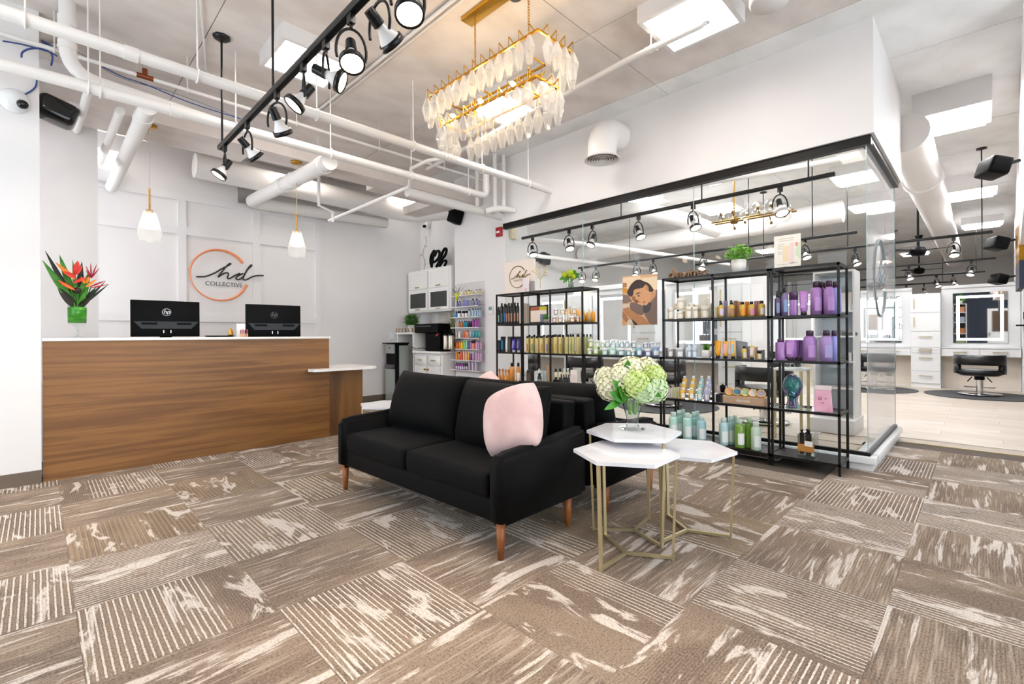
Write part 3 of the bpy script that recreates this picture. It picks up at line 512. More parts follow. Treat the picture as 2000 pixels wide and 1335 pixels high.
# ------------------------------------------------------------------ chandelier
ch=thing('chandelier','large two-tier gold chandelier with hanging crystal drops','chandelier',(2.585,2.74,2.72))
MB().rbox(2.49,2.16,CE-.035,2.61,3.06,CE,.004).build('canopy',gold,ch)
lm=MB()
def link(c,ax): return [Vector(c)+Vector((.007*math.cos(a)*(ax==0),.007*math.cos(a)*(ax==1),.014*math.sin(a))) for a in [2*PI*i/10 for i in range(10)]]
for y in (2.95,2.35):
    lm=MB(); z=CE-.045; k=0
    while z>3.13: lm.tube(link((2.55,y,z),k%2),.0026,5,closed=True); z-=.021; k+=1
    lm.build('chain',gold,ch)
def ringbar(x0,x1,y0,y1,z,n):
    for a,b in (((x0,y0),(x0,y1)),((x1,y0),(x1,y1)),((x0,y0),(x1,y0)),((x0,y1),(x1,y1))): MB().bar((*a,z),(*b,z),.014).build(n,gold,ch)
ringbar(2.41,2.765,2.135,3.385,3.25,'upper_bar'); ringbar(2.475,2.70,2.215,3.285,2.99,'lower_bar')
for y in (3.0,2.38):
    MB().bar((2.41,y,3.25),(2.765,y,3.25),.01).bar((2.475,y,2.99),(2.70,y,2.99),.01).bar((2.585,y,3.15),(2.585,y,2.99),.012).build('crossbar',gold,ch)
MB().bar((2.585,2.25,3.06),(2.585,3.25,3.06),.012).build('lamp_bar',gold,ch)
for k in range(6):
    y=2.3+.18*k; MB().cyl((2.585,y,3.06),(2.585+.05*(-1)**k,y,3.05),.01,n=8).build('bulb_socket',gold,ch); MB().ball((2.585+.075*(-1)**k,y,3.045),.02,10,sc=(1.4,1,1)).build('bulb',bulb,ch)
cm=MB().lathe([(.006,0),(.014,-.004),(.045,-.09),(.045,-.095),(.019,-.2),(.0,-.203)],6,smooth=False).mesh('crystal_drop',crystal); am=MB().bar((0,0,0),(.055,0,.03),.006).tube([(.055,0,.03),(.055,0,-.055)],.003,5).mesh('drop_arm',gold)
def drops(x0,x1,y0,y1,z,nl,ns):
    L=[]
    for k in range(nl):
        y=y0+.03+(y1-y0-.06)*k/(nl-1); L+=[(x0,y,PI),(x1,y,0)]
    for k in range(ns):
        x=x0+.04+(x1-x0-.08)*k/(ns-1); L+=[(x,y0,-PI/2),(x,y1,PI/2)]
    for x,y,a in L:
        r=ch.location; o=child(am,'drop_arm',ch,(x-r.x,y-r.y,z-r.z),a); child(cm,'crystal_drop',o,(.055,0,-.05),R.uniform(-.4,.4))
drops(2.41,2.765,2.135,3.385,3.25,13,4); drops(2.475,2.70,2.215,3.285,2.99,11,3)
# ------------------------------------------------------------------ sofas
def pillow(w,h,t,n=10,pw=2.2,corner=.06,wr=0,seed=1,rd=0):
    r=random.Random(seed); vs=[]; fs=[]; N=n+1
    for s in (1,-1):
        for i in range(N):
            for j in range(N):
                u,v=2*i/n-1,2*j/n-1; k=(1-abs(u)**pw)*(1-abs(v)**pw); th=t/2*k**.55 if k>0 else 0
                cx=1-corner*(1-abs(v)**4)*abs(u)**2; cy=1-corner*(1-abs(u)**4)*abs(v)**2
                if rd: cx=math.sqrt(1-v*v*rd/2); cy=math.sqrt(1-u*u*rd/2)
                vs.append((u*w/2*cx,s*(th+(r.uniform(-wr,wr) if 0<k else 0)),v*h/2*cy))
    for s in (0,1):
        for i in range(n):
            for j in range(n):
                a=s*N*N+i*N+j; q=(a,a+1,a+N+1,a+N); fs.append(q if s else q[::-1])
    bm=bmesh.new(); V=[bm.verts.new(v) for v in vs]
    for f in fs: bm.faces.new([V[i] for i in f])
    bmesh.ops.remove_doubles(bm,verts=bm.verts[:],dist=1e-5); bmesh.ops.recalc_face_normals(bm,faces=bm.faces[:]); bm.normal_update()
    mb=MB(); mb.bm(bm,0,True); return mb
def sub(o,lv=1):
    md=o.modifiers.new('soften','SUBSURF'); md.levels=lv; md.render_levels=lv; return o
t=thing('sofa','black velvet two-seat sofa with tapered wooden legs, in front','sofa',(0,0,0),0,'black velvet sofas back to back'); W_=1.77
MB().rbox(.03,.06,.185,.72,W_-.06,.31,.02).build('base',velvet,t)
for y0,y1 in ((0,.11),(W_-.11,W_)):
    bm=bmesh.new(); prof=[(.0,.175),(.0,.53),(.06,.552),(.4,.565),(.77,.60),(.77,.175)]
    A=[bm.verts.new((x,y0,z)) for x,z in prof]; B=[bm.verts.new((x,y1,z)) for x,z in prof]; bm.faces.new(A); bm.faces.new(B[::-1])
    for i in range(6): bm.faces.new((A[i],B[i],B[(i+1)%6],A[(i+1)%6]))
    bmesh.ops.recalc_face_normals(bm,faces=bm.faces[:]); bmesh.ops.bevel(bm,geom=bm.edges[:],offset=.028,segments=3,affect='EDGES'); MB().bm(bm).build('arm',velvet,t)
bk=MB().rbox(-.06,.11,0,.06,W_-.11,.57,.025,3); bk.tf(Matrix.Translation((.70,0,.18))@Matrix.Rotation(.08,4,'Y')).build('back_frame',velvet,t)
for y0,y1 in ((.115,.882),(.888,W_-.115)): sub(MB().rbox(.005,y0,.295,.62,y1,.45,.05,3).build('seat_cushion',velvet,t))
for n,(yc,a,dz) in enumerate(((.5,.34,0),(1.29,.42,.01))):
    b=pillow(.86,.50,.30,12,2.6,.05,.0035,n); b.tf(Matrix.Translation((.5,yc,.63+dz*2.5))@Matrix.Rotation(a-.1,4,'Y')@Matrix.Rotation(-PI/2+(.06 if n else -.02),4,'Z')); sub(b.build('back_cushion',velvet,t))
for x,y in ((.045,.05),(.045,W_-.05),(.64,.06),(.64,W_-.06)): MB().lathe([(0,.0),(.016,0),(.028,.19),(0,.19)],12,(x,y,0)).build('leg',legw,t)
sofa2=copy_tree(t); sofa2.location=(3.24,3.50,0); sofa2.rotation_euler=(0,0,PI+.028); sofa2['label']='second black velvet sofa, standing back to back behind the first'; USED[sofa2['label']]=1
for c_ in sofa2.children:
    if c_.name.startswith('back_cushion'): c_.location=(.0,0,-.055)
t.location=(1.655,1.735,0); t.rotation_euler=(0,0,.028)
def cushion(c,rot,label,s=.43):
    b=pillow(s,s,.24,14,3.0,.0,.003,5,.42); b.tf(Matrix.Translation(c)@rot); o=single(b,'cushion',pinkv,label,'cushion','pink velvet cushions'); sub(o); return o
cushion((1.99,1.985,.665),Matrix.Rotation(.1,4,'Z')@Matrix.Rotation(-.35,4,'X')@Matrix.Rotation(.35,4,'Y')@Matrix.Rotation(PI/2,4,'Z')@Matrix.Rotation(0,4,'Y'),'pale pink velvet cushion leaning on the arm of the front sofa')
cushion((2.87,3.20,.60),Matrix.Rotation(PI/2+.3,4,'Z')@Matrix.Rotation(.3,4,'X')@Matrix.Rotation(.75,4,'Y'),'pale pink cushion peeking over the back of the rear sofa')
# ------------------------------------------------------------------ nesting tables
def hextable(c,rad,h,a0,label,a_leg=0):
    t=thing('side_table',label,'side table',(c[0],c[1],0),0,'white hexagon side tables'); V=[(c[0]+rad*math.cos(a0+k*PI/3),c[1]+rad*math.sin(a0+k*PI/3)) for k in range(6)]
    MB().prism(V,h-.018,h).build('table_top',marble,t)
    for k in range(3):
        a=a0+a_leg+k*2*PI/3; top=(c[0]+rad*.93*math.cos(a),c[1]+rad*.93*math.sin(a)); bot=(c[0]+rad*.86*math.cos(a),c[1]+rad*.86*math.sin(a))
        MB().bar((*top,h-.018),(*bot,0),.017,.012,up=(math.cos(a),math.sin(a),0)).build('leg',brass2,t)
        MB().bar((c[0],c[1],.012),(*bot,.012),.014,.016).build('foot_bar',brass2,t)
    return t
def fitang(c,px): return math.atan2(px[1]-c[1],px[0]-c[0])
c1=(2.195,1.345); hextable(c1,.275,.55,fitang(c1,(1.923,1.34)),'white hexagon table with gold legs, front one of the trio before the sofa arm',0)
c2=(2.487,1.468); hextable(c2,.275,.60,fitang(c2,(2.217,1.426)),'white hexagon table with gold legs, carrying the hydrangea vase',PI/3)
c3=(2.70,1.245); hextable(c3,.275,.50,fitang(c3,(2.546,1.045)),'white hexagon table with gold legs, nearest the shelving',PI/3)
hextable((2.36,4.05),.275,.52,.1,'white hexagon table behind the far end of the sofas',0)
# ------------------------------------------------------------------ hydrangeas
vp=Vector((2.53,1.50,.60)); t=thing('hydrangea_vase','clear glass vase of white and green hydrangeas on a hexagon table','flower vase',vp)
MB().lathe([(.0,.0),(.075,.002),(.08,.006),(.04,.014),(.033,.03),(.036,.07),(.05,.12),(.066,.19),(.072,.235),(.069,.235),(.062,.19),(.045,.115),(.028,.07),(.0,.06)],12,vp,smooth=False).build('glass_vase',vaseglass,t)
mb=MB()
for k in range(11):
    a=k*2.4; mb.tube([vp+Vector((.02*math.cos(a),.02*math.sin(a),.09)),vp+Vector((.05*math.cos(a),.05*math.sin(a),.25)),vp+Vector((.1*math.cos(a),.1*math.sin(a),.33))],.005,6)
mb.build('stem',leafl,t)
vd=math.sqrt((vp.x+vp.y)**2/2)
def hp(px,py,dd=0): # a point of the bouquet at the vase's distance
    q=at(px,py,Z=.6) ; d=F0+RR*((px-1000)/FPX)-UU*((py-CY)/FPX); return OC+d*(vd+dd)
blm=[noisy('bloom_cream','#f4efd8','#e6e8c0',s=30,rough=.6),noisy('bloom_lime','#d9e6a0','#bcd370',s=30,rough=.6),noisy('bloom_green','#d4e2bc','#b6d49a',s=30,rough=.6)]
for px,py,dd,r,m in ((1193,755,0,.082,0),(1232,722,.03,.085,0),(1215,735,-.05,.08,0),(1262,722,.06,.078,0),(1240,748,-.10,.083,1),(1275,735,0,.075,1),(1279,760,-.04,.075,2),(1257,764,-.10,.068,2),(1183,738,.06,.07,0)):
    c=hp(px,py,dd); mb=MB(); n=110
    for k in range(n):
        zz=1-2*(k+.5)/n; a=k*2.39996; dr=Vector((math.sqrt(1-zz*zz)*math.cos(a),math.sqrt(1-zz*zz)*math.sin(a),zz)); u=dr.orthogonal().normalized(); w=dr.cross(u); ph=R.random()*3; rr=r*R.uniform(.88,1.05); q=.017
        cc=c+dr*rr
        for m4 in range(4):
            b=ph+m4*PI/2; e=u*math.cos(b)+w*math.sin(b); f=u*math.cos(b+.75)+w*math.sin(b+.75); g=u*math.cos(b-.75)+w*math.sin(b-.75)
            mb.add([cc,cc+g*q*.75+dr*.004,cc+e*q+dr*.001,cc+f*q*.75+dr*.004],[(0,1,2,3)])
    mb.ball(c,r*.86,12); mb.build('bloom',blm[m],t)
for b,e,w in (((1228,778),(1197,742),.05),((1222,782),(1190,765),.045),((1248,778),(1276,782),.04),((1226,776),(1208,758),.05),((1262,760),(1292,775),.03),((1248,780),(1272,742),.035),((1222,720),(1226,702),.03),((1212,782),(1180,800),.03),((1250,785),(1262,772),.035)):
    mb=MB(); blade(mb,hp(*b,-.05),hp(*e,-.13),w*.8,.3,.12,up=(-.7,-.7,.2)); mb.build('leaf',leafm,t)
# ------------------------------------------------------------------ black steel racks (all 0.35 deep, fronts at X=4.6)
XF,XB=4.6,4.95; LV=(.10,.51,.935,1.327,1.75)
def rack(y0,y1,top,mids,label,glasslv=(1,2),levels=None):
    t=thing('shelf_rack',label,'shelf rack',((XF+XB)/2,(y0+y1)/2,0),0,'black steel shelf racks'); w=.018
    for y in [y0,y1-w]+[m-w/2 for m in mids]:
        for x in (XF,XB-w): MB().box(x,y,0,x+w,y+w,top).build('post',rackm,t)
    for k,z in enumerate(levels or LV):
        if z>top+.01: continue
        MB().box(XF,y0,z-.022,XF+w,y1,z).box(XB-w,y0,z-.022,XB,y1,z).box(XF,y0,z-.022,XB,y0+w,z).box(XF,y1-w,z-.022,XB,y1,z).build('shelf_rail',rackm,t)
        g=k in glasslv; MB().box(XF+w,y0+w,z-.008,XB-w,y1-w,z-.001).build('glass_shelf' if g else 'shelf_board',shelfglass if g else rackm,t)
    return t
rack(.822,1.338,1.75,[],'narrow black shelf rack at the glass corner, with lilac bottles')
rack(1.348,2.37,1.75,[1.85],'wide black shelf rack with a potted plant on top')
rack(2.385,3.38,.935,[],'low black shelf rack under the poster',levels=(.10,.51,.935))
rack(3.392,4.395,1.75,[3.905],'wide black shelf rack behind the sofas')
rack(4.405,4.91,1.75,[],'narrow black shelf rack by the thermostat, with black bottles')
# ------------------------------------------------------------------ products
CACHE={}; cm_={}
def colm(c,rough=.35,tr=False):
    k=(c,rough)
    if k not in cm_: cm_[k]=mat('product_'+c.strip('#')+('_%d'%int(rough*100)),c,rough)
    return cm_[k]
def arc(r,z0,z1,half=1.0,n=6,c=PI): # a label on the -X/-Y side of a round body
    return MB().lathe([(r,z0),(r,z1)],n,a0=c-half,a1=c+half)
def meshes(kind,w,h,col,cap,lab):
    key=(kind,round(w,3),round(h,3),col,cap,lab)
    if key in CACHE: return CACHE[key]
    r=w/2; out=[]; b=colm(col,.3); cp=colm(cap or '#111111',.35); L=colm(lab,.6) if lab else None
    def pr(ps,n=14): return MB().lathe(ps,n)
    C5=-2.4
    if kind=='bottle': out=[('body',pr([(0,0),(r*.94,0),(r,.02*h),(r,.68*h),(r*.85,.76*h),(r*.42,.82*h),(r*.4,.86*h)]),b),('cap',pr([(0,.84*h),(r*.45,.84*h),(r*.45,h),(0,h)],10),cp)]
    elif kind=='can': out=[('body',pr([(0,0),(r*.95,0),(r,.02*h),(r,.82*h),(r*.85,.86*h)]),b),('cap',pr([(0,.85*h),(r*.62,.85*h),(r*.62,h),(0,h)],12),cp)]
    elif kind=='flask': out=[('body',pr([(0,0),(r,.0),(r,.66*h),(r*.86,.76*h),(r*.5,.83*h),(0,.83*h)]),b),('cap',pr([(0,.8*h),(r*.56,.8*h),(r*.54,.98*h),(r*.5,h),(0,h)],12),cp)]
    elif kind=='wide': out=[('body',pr([(0,0),(r*.95,0),(r,.02*h),(r,.73*h),(r*.9,.79*h),(r*.62,.83*h)]),b),('cap',pr([(0,.82*h),(r*.6,.82*h),(r*.6,.98*h),(r*.56,h),(0,h)],12),cp)]
    elif kind=='gourd': out=[('body',pr([(0,0),(r,0),(r*.95,.3*h),(r*.5,.62*h),(r*.55,.8*h)]),b),('cap',pr([(r*.55,.8*h),(r*.62,h),(0,h)],10),cp)]
    elif kind=='spray': out=[('body',pr([(0,0),(r,0),(r,.66*h),(r*.4,.74*h),(r*.4,.78*h)]),b),('pump',pr([(0,.76*h),(r*.55,.76*h),(r*.5,.88*h),(r*.2,.89*h),(r*.2,h),(0,h)],10).box(-r*.9,-r*.2,.9*h,r*.3,r*.2,.98*h),cp)]
    elif kind=='jar': out=[('body',pr([(0,0),(r*.9,0),(r,.05*h),(r,.68*h)]),b),('lid',pr([(0,.66*h),(r*1.03,.66*h),(r*1.03,.97*h),(r*.98,h),(0,h)]),cp)]
    elif kind=='tube': # stands on its cap, crimped flat at the top
        n=12; vs=[];fs=[]
        for z,a,bb in ((.14,.62,.62),(.2,.85,.85),(.6,.95,.6),(1,1,.06)):
            for k in range(n): vs.append((bb*r*math.cos(2*PI*k/n),a*r*math.sin(2*PI*k/n),z*h))
        for j in range(3):
            for k in range(n): fs.append((j*n+k,j*n+(k+1)%n,(j+1)*n+(k+1)%n,(j+1)*n+k))
        fs.append(tuple(3*n+k for k in range(n))); m=MB().add(vs,fs,0,True); out=[('body',m,b),('cap',pr([(0,0),(r*.7,0),(r*.66,.15*h),(0,.15*h)],10),cp)]
        if L: out.append(('label',MB().add([(-r*.88,r*.5,.3*h),(-r*.88,-r*.5,.3*h),(-r*.45,-r*.55,.86*h),(-r*.45,r*.55,.86*h)],[(0,1,2,3)]).add([(-r*.86,r*.5,.3*h),(-r*.86,-r*.5,.3*h),(-r*.43,-r*.55,.86*h),(-r*.43,r*.55,.86*h)],[(3,2,1,0)]),L))
        L=None
    elif kind=='box': out=[('carton',MB().rbox(-min(r,.04),-r,0,min(r,.04),r,h,.0015,1,smooth=False),colm(col,.6))]; 
    if kind=='box' and L: out.append(('label',MB().box(-min(r,.04)-.0008,-r*.8,h*.15,-min(r,.04),r*.8,h*.75),L)); L=None
    if L and kind in('bottle','can','flask','spray','jar','gourd','wide'):
        z0,z1={'jar':(.1,.6),'gourd':(.05,.25)}.get(kind,(.12,.52)); out.append(('label',arc(r*1.012,z0*h,z1*h,.42 if kind=='can' else .75,6,C5),L))
    CACHE[key]=[(n,m.mesh(n,mm)) for n,m,mm in out]; return CACHE[key]
NAME={'bottle':'bottle','wide':'bottle','can':'spray_can','flask':'bottle','gourd':'bottle','spray':'spray_bottle','jar':'jar','tube':'cream_tube','box':'product_box'}
def put(kind,x,y,z,w,h,col,cap,lab,label,group):
    ms=meshes(kind,w,h,col,cap,lab)
    t=thing(NAME[kind],label,NAME[kind].replace('_',' ').replace('product box','box'),(x,y,z),0,group)
    for n,me in ms: child(me,n,t,(0,0,0))
    return t
def shelf(place,X,z,items,W0=None):
    # items: kind, px centre, px width, py top, colour, cap, label colour, look, depth row, [base lift]
    grp='products on the '+place; cnt={}
    for it in items: cnt[it[7]]=cnt.get(it[7],0)+1
    seen={}
    for it in sorted(items,key=lambda q:(q[1],q[8])):
        kind,px,wp,pt,col,cap,lab,look,row=it[:9]; lift=it[9] if len(it)>9 else 0
        w=wp*.0058; x=min(max(X+row*.085,X+w/2+.012),X+.335-w/2); q=at(px,pt,X=x); d=(x+q.y)/1.414; w=wp*d/FPX/math.sqrt(1+((px-1000)/FPX)**2); zz=z+lift; h=max(.02,q.z-zz)
        seen[look]=seen.get(look,0)+1
        l='%s%s, %s'%((ORD[seen[look]-1]+' ') if cnt[look]>1 else '',look,place)
        put(kind,x,q.y,zz,w,h,col,cap,lab,l,grp)
BK='#121113'; GD='#cdb877'; CR='#f1e9da'; WH='#f4f3f1'
I=[]
# narrow rack by the thermostat
T='narrow rack by thermostat'
for px,c,t,l in ((974,'#8fae94',599,'green'),(980,'#3f6f8c',592,'steel blue'),(986,'#2c72b5',592.5,'bright blue'),(989.5,'#b07a5c',594,'copper'),(994,'#b98060',591.5,'copper'),(999,'#c98f66',591.5,'copper'),(1005.5,'#cf9470',590.8,'copper'),(1011.3,'#c48a6a',591,'copper')): I.append(('can',px,6.2,t,BK,BK,c,'black bottle with %s label'%l,1))
shelf('top tier of '+T,XF,LV[3],I)
shelf('second tier of '+T,XF,LV[2],[('box',976,6,664,'#121215',None,'#3a3a40','short black carton',1),('box',982.8,7,657,'#111114',None,'#1f7da8','tall black carton with blue dot',1),('tube',989.5,6,660,WH,'#e6e6e6',None,'white tube',1),('box',996.5,7.5,657,'#3b3836',None,'#565250','charcoal pouch',1),('tube',1003.5,8.5,662,'#4b3d9c','#d5d5dd','#8f86c8','violet tube with pale cap',.8),('tube',1012.5,7.5,662,'#4b3d9c','#d5d5dd','#8f86c8','violet tube with pale cap',.8),('box',1004,8,657,'#332f33',None,None,'dark bag',2),('box',1012,8,657,'#332f33',None,None,'dark bag',2)])
shelf('third tier of '+T,XF,LV[1],[('gourd',975.5,7,720,'#dd9440','#b5651f',None,'small amber bottle',1),('gourd',982,7,720,'#dd9440','#b5651f',None,'small amber bottle',1),('gourd',987.5,7,721,'#dd9440','#b5651f',None,'small amber bottle',.5),('gourd',993.5,7,721,'#dd9440','#b5651f',None,'small amber bottle',1),('flask',1000,10.5,708,'#e0984a',BK,None,'tall amber bottle with black cap',1),('flask',1012.3,9,708,'#e0984a',BK,'#f4efe4','tall amber bottle with black cap',1)])
# wide rack behind the sofas
T='wide rack behind sofas'; I=[]
for k in range(6): I.append(('box',1023.5+2.1*k,2.0,591.5+.3*k,('#c9bdae','#b9a998','#d8cfc2')[k%3],None,None,'slim beige hair colour carton',1.6))
OR='#e8962a'; YE='#f2b233'; CO='#c8672a'
for px,w,c in ((1083,8,CO),(1094.5,9,'#d99a45'),(1118,10,OR),(1129,6,OR),(1136,6,YE)): I.append(('jar',px,w,617,c,WH,WH,'%s jar with white lid'%('amber' if c==OR else 'yellow' if c==YE else 'copper' if c==CO else 'honey'),.8))
for px,w,t,c in ((1085.5,8,602,CO),(1099,9,602,'#e2ad62'),(1121.5,9,600,YE)): I.append(('jar',px,w,t,c,WH,WH,'upper %s jar, stacked'%('copper' if c==CO else 'honey' if c!=YE else 'yellow'),.9,.105))
for px,w,t,c in ((1107,7,603,'#f3d9b0'),(1112,8,598,'#f0cf98'),(1124,7,597,'#f2b85e'),(1131,6,600,'#f3b24a'),(1141,6,606,'#efc27a'),(1147,6.5,609,'#f0a833'),(1151,6,602,'#f6d28a'),(1158.5,8,604,'#eda02c')): I.append(('flask',px,w,t,c,'#f3e6cf',WH if px<1130 else None,'orange bottle with pale cap',2.9 if px>1138 else 1.3))
shelf('top tier of '+T,XF,LV[3],I); I=[]
for px,w,t,c,l in ((1030,6.3,655.5,'#c25a5a','rose'),(1039,6.6,655.7,'#5f9a78','green'),(1048.7,8,655.5,'#c3a88a','tan'),(1057.8,9,655,'#b98f5a','bronze'),(1068,8,654.5,'#8f78b5','lilac'),(1077.5,5,654.3,'#c3ad66','gold'),(1085,9,652.5,'#b9a253','gold'),(1094,7,652.5,'#a9963f','gold'),(1107,8,652,'#a9b26a','lime'),(1114,6,652,'#8ca06a','lime'),(1119.5,6,652,'#9aa668','lime'),(1129,9,652,'#c2ab74','tan'),(1140.7,5.5,652,'#aab585','lime'),(1146.5,5.5,652,'#9aa85e','lime'),(1153.5,6,652,'#8a984a','lime')): I.append(('can',px,w,t,GD if px<1100 else '#b9bb7e' if px>1135 else '#c4b87a',BK,c,'gold can with %s label'%l,2.6 if px>1138 else .6))
for k in range(12): I.append(('can',1034+9.4*k,7,653.5,'#b7a566',BK,None,'gold can in the back row',2.2))
shelf('second tier of '+T,XF,LV[2],I)
I=[('box',1027.5,6,725,'#f0eeea',None,'#d8d5d0','small white carton',1),('box',1024,5,735,'#e8e5e0',None,BK,'low white box with black mark',.4),('box',1036,10,722,'#2e2723',None,'#57493f','dark brown carton',1),('box',1050,9,724,'#cfdcdc',None,'#eef2f2','pale blue carton',1.6),('box',1061,9,724,'#c3d5d6',None,'#e4ecec','pale blue carton',1.6),('spray',1053.2,6,709,'#ddd8d0',BK,BK,'white pump bottle',1.1),('flask',1053.7,8,728,'#241f1e',BK,'#8a8580','small black bottle',.3),('tube',1074.5,6,709,'#b5835d','#8a5f40',None,'bronze tube',.6),('tube',1070,5,713,'#c2936d','#a27650',None,'slim bronze tube',1)]
for k,px in enumerate((1085.5,1094,1102,1109)): I.append(('flask',px,7.5,719.5-.3*k,'#e9e2c6',BK if k<2 else '#e6e6e4','#26241f','cream bottle with dark label',1.2))
for k,px in enumerate((1096.5,1101.5,1106,1111)): I.append(('spray',px,4.5,730+(k%2),'#1d1b1a',BK,None,'little black pump bottle',.3))
for k,px in enumerate((1082.5,1089,1093)): I.append(('jar',px,5.5,741,'#dcdcd6',BK,BK,'squat clear jar with black lid',.2))
I.append(('box',1124,16,722,'#eee2dc',None,'#e5d3cf','white card sign',.4))
shelf('third tier of '+T,XF,LV[1],I)
# low rack under the poster
T='low rack under poster'; I=[]
for px,w,t,c,l in ((1151.5,9,680,'#b3c25c','lime'),(1163.5,10,670.5,'#b5cf8a','green'),(1181,11,680,'#9fd0c0','mint'),(1196,15,675,'#a8d6c6','mint'),(1213,14,680,'#86bcc4','teal'),(1228.5,13,680,'#6fb0bb','teal'),(1248,12,674,'#79aebf','blue'),(1265,13,681,'#6a68b5','violet'),(1280.5,15,673,'#8f9fca','periwinkle'),(1236,8,683,'#3f8b90','dark teal')): I.append(('flask' if l in('green','blue','periwinkle') or w==15 else 'jar',px,w,t,c,WH,'#e9efee',l+' product with white lid',.4))
for px,w,t,c,l in ((1154,9.5,662,'#b5cb2e','lime'),(1166.5,9,664,'#b8cf30','lime'),(1176.5,7,666,'#b9ca36','lime'),(1186.5,10,663,'#a9cdbd','mint'),(1198,9,662,'#b4d3c8','mint'),(1206,6,663,'#c2dcd2','mint'),(1214.5,9,664,'#8fb9c6','teal'),(1224.5,9,664,'#8ab4c2','teal'),(1237.5,9,665,'#3b6f74','dark teal'),(1260.5,9,668,'#8d87c4','violet'),(1273,10,667,'#8f8fb0','grey violet'),(1285.5,8,666,'#9a98b2','grey violet')): I.append(('jar',px,w,t,c,'#eef0ef','#e8eeee','upper %s jar, stacked'%l,1.3 if l!='lime' else .6,.088))
for k in range(9): I.append(('jar',1158+14*k,12,682,('#c5d27a','#b9d8c8','#8fc0c8','#9a9ac8')[min(3,k//2)],WH,None,'jar in the back row',1.6))
shelf('top of '+T,XF,LV[2],I)
shelf('lower tier of '+T,XF,.10,[('flask',1173,12,787,'#e9c7ae','#e08a4a',None,'peach bottle with orange cap',1.2),('flask',1181,12,787,'#e8d3c4',WH,None,'peach bottle with white cap',.6)])
# wide rack with the plant
T='wide rack with plant'; I=[]
for px,w,t,rw,li in ((1310,12,601,.6,0),(1328,15,608,.5,0),(1345,13,599,.6,0),(1358,11,599,.6,0),(1377,16,599,.8,0),(1339,10,606,1.6,0),(1366,9,600,1.8,0),(1320,9,592,1.6,.1),(1328.5,15,582,.5,.095),(1337,8,583,1.5,.1),(1350,12,592,1.4,.1),(1362,11,594,1.6,.1),(1376,10,591,1.9,.1),(1333,5,576,1.1,.17),(1388,8,592,2,0)): I.append(('jar',px,w,t,'#ece0c4','#f3ecdc','#efe8d8','cream white jar' if li==0 else 'upper cream white jar, stacked',rw,li))
for px,t in ((1395,598),(1399,600)): I.append(('box',px,4,t,'#f0e8d8',None,None,'slim cream carton',.9))
for px,w,t,c,l,k in ((1408,13,587,'#cfc4d6','lilac','spray'),(1428.5,13,586,'#a57a5c','brown','spray'),(1450,13,589,'#e98f2e','orange','flask'),(1467.5,13.5,588.5,'#d585a8','pink','flask'),(1487.5,14,587,'#ddd5cf','white','flask')): I.append((k,px,w,t,'#c7a646',BK,c,'gold bottle with %s label'%l,.35))
for px,c,l in ((1417,'#9a8aa8','lilac'),(1437,'#9c6b4c','brown'),(1444,'#b98a66','tan'),(1459,'#d9822c','orange'),(1477,'#b77d86','pink'),(1484,'#a98c7c','taupe')): I.append(('box',px,7,587+R.random()*2,c,None,None,l+' carton behind the gold bottles',1.6))
shelf('top tier of '+T,XF,LV[3],I)
I=[('box',1301,5,679,'#7d7a80',None,None,'grey slab carton',1),('jar',1309,11,679,'#b9b4b6','#d9d5d6','#f0efee','grey glass jar',.7),('jar',1327,15,679,'#c2bfc2','#dcdadb','#f0efee','grey glass jar',.7),('box',1318,10,681,'#a8a4a8',None,None,'grey slab carton',1.8),('flask',1336,6,667,'#dfe3e8',WH,None,'white bottle',1.4)]
for k,px in enumerate((1346,1356)): I.append(('jar',px,10,680-k,'#b9cbdc','#dbe5ee','#e9f0f5','pale blue jar',.7)); I.append(('jar',px,10,671,'#b9cbdc','#dbe5ee','#e9f0f5','upper pale blue jar, stacked',.7,.1))
for k in range(5): I.append(('box',1362.5+2.6*k,2.3,671+.6*k,('#d8dcdf','#e9ebec','#bfc6cb')[k%3],None,None,'slim white book',1))
for px,w,t,c,l,lc in ((1402,13,665,'#efa325','yellow','#f0a92c'),(1417,12,666,'#eaa63a','pink','#e6a6a4'),(1431.5,12,666,'#e6b057','blue','#9bbccb')): I.append(('tube',px,w,t,c,BK,lc,'golden tube with %s label'%l,.3))
for k in range(7): I.append(('tube',1440+2.9*k,6,665+.5*k,'#7f858c','#4b4e52',None,'grey tube in a row',1.0))
I+= [('flask',1453.5,10.5,675.5,'#cdb35c',BK,'#d9c9cb','small gold bottle',.3),('tube',1469,11,675,'#d6bb68',BK,'#d6cfdc','small gold tube',.3),('jar',1483,9.5,684,'#d8c06a',BK,'#e6ddcf','small gold jar',.3),('box',1462,5,676,'#b9a9b4',None,None,'mauve carton',1.4),('box',1477,5,677,'#c9b0ac',None,None,'rose carton',1.4),('box',1490,6,683,'#8f8f96',None,None,'short grey carton',1.3),('box',1396,4,675,'#dfe5e6',None,None,'pale carton',1.4)]
shelf('second tier of '+T,XF,LV[2],I)
I=[('box',1305,6,759,'#d3b9c2',None,None,'mauve soap box',.6)]+[('box',1312+3.4*k,3.2,757-.5*k,('#d9d7b4','#c6cba0')[k%2],None,None,'slim pale green box',.8) for k in range(5)]
for lev,(ty,n) in enumerate(((757,3),(743,3),(730,3))):
    for gx,c,l in ((1333,'#e9b54a','yellow'),(1350,'#eebb55','yellow'),(1366,'#a9d3c8','mint'),(1380,'#b6b4d8','lilac')):
        I.append(('wide',gx+lev*2.2,11-lev*.7,ty+lev*2.0,c,WH,'#f1ede6','%s mini bottle, %s step'%(l,('front','middle','back')[lev]),.55+.95*lev*.8,.0+.04*lev))
shelf('third tier of '+T,XF,LV[1],I)
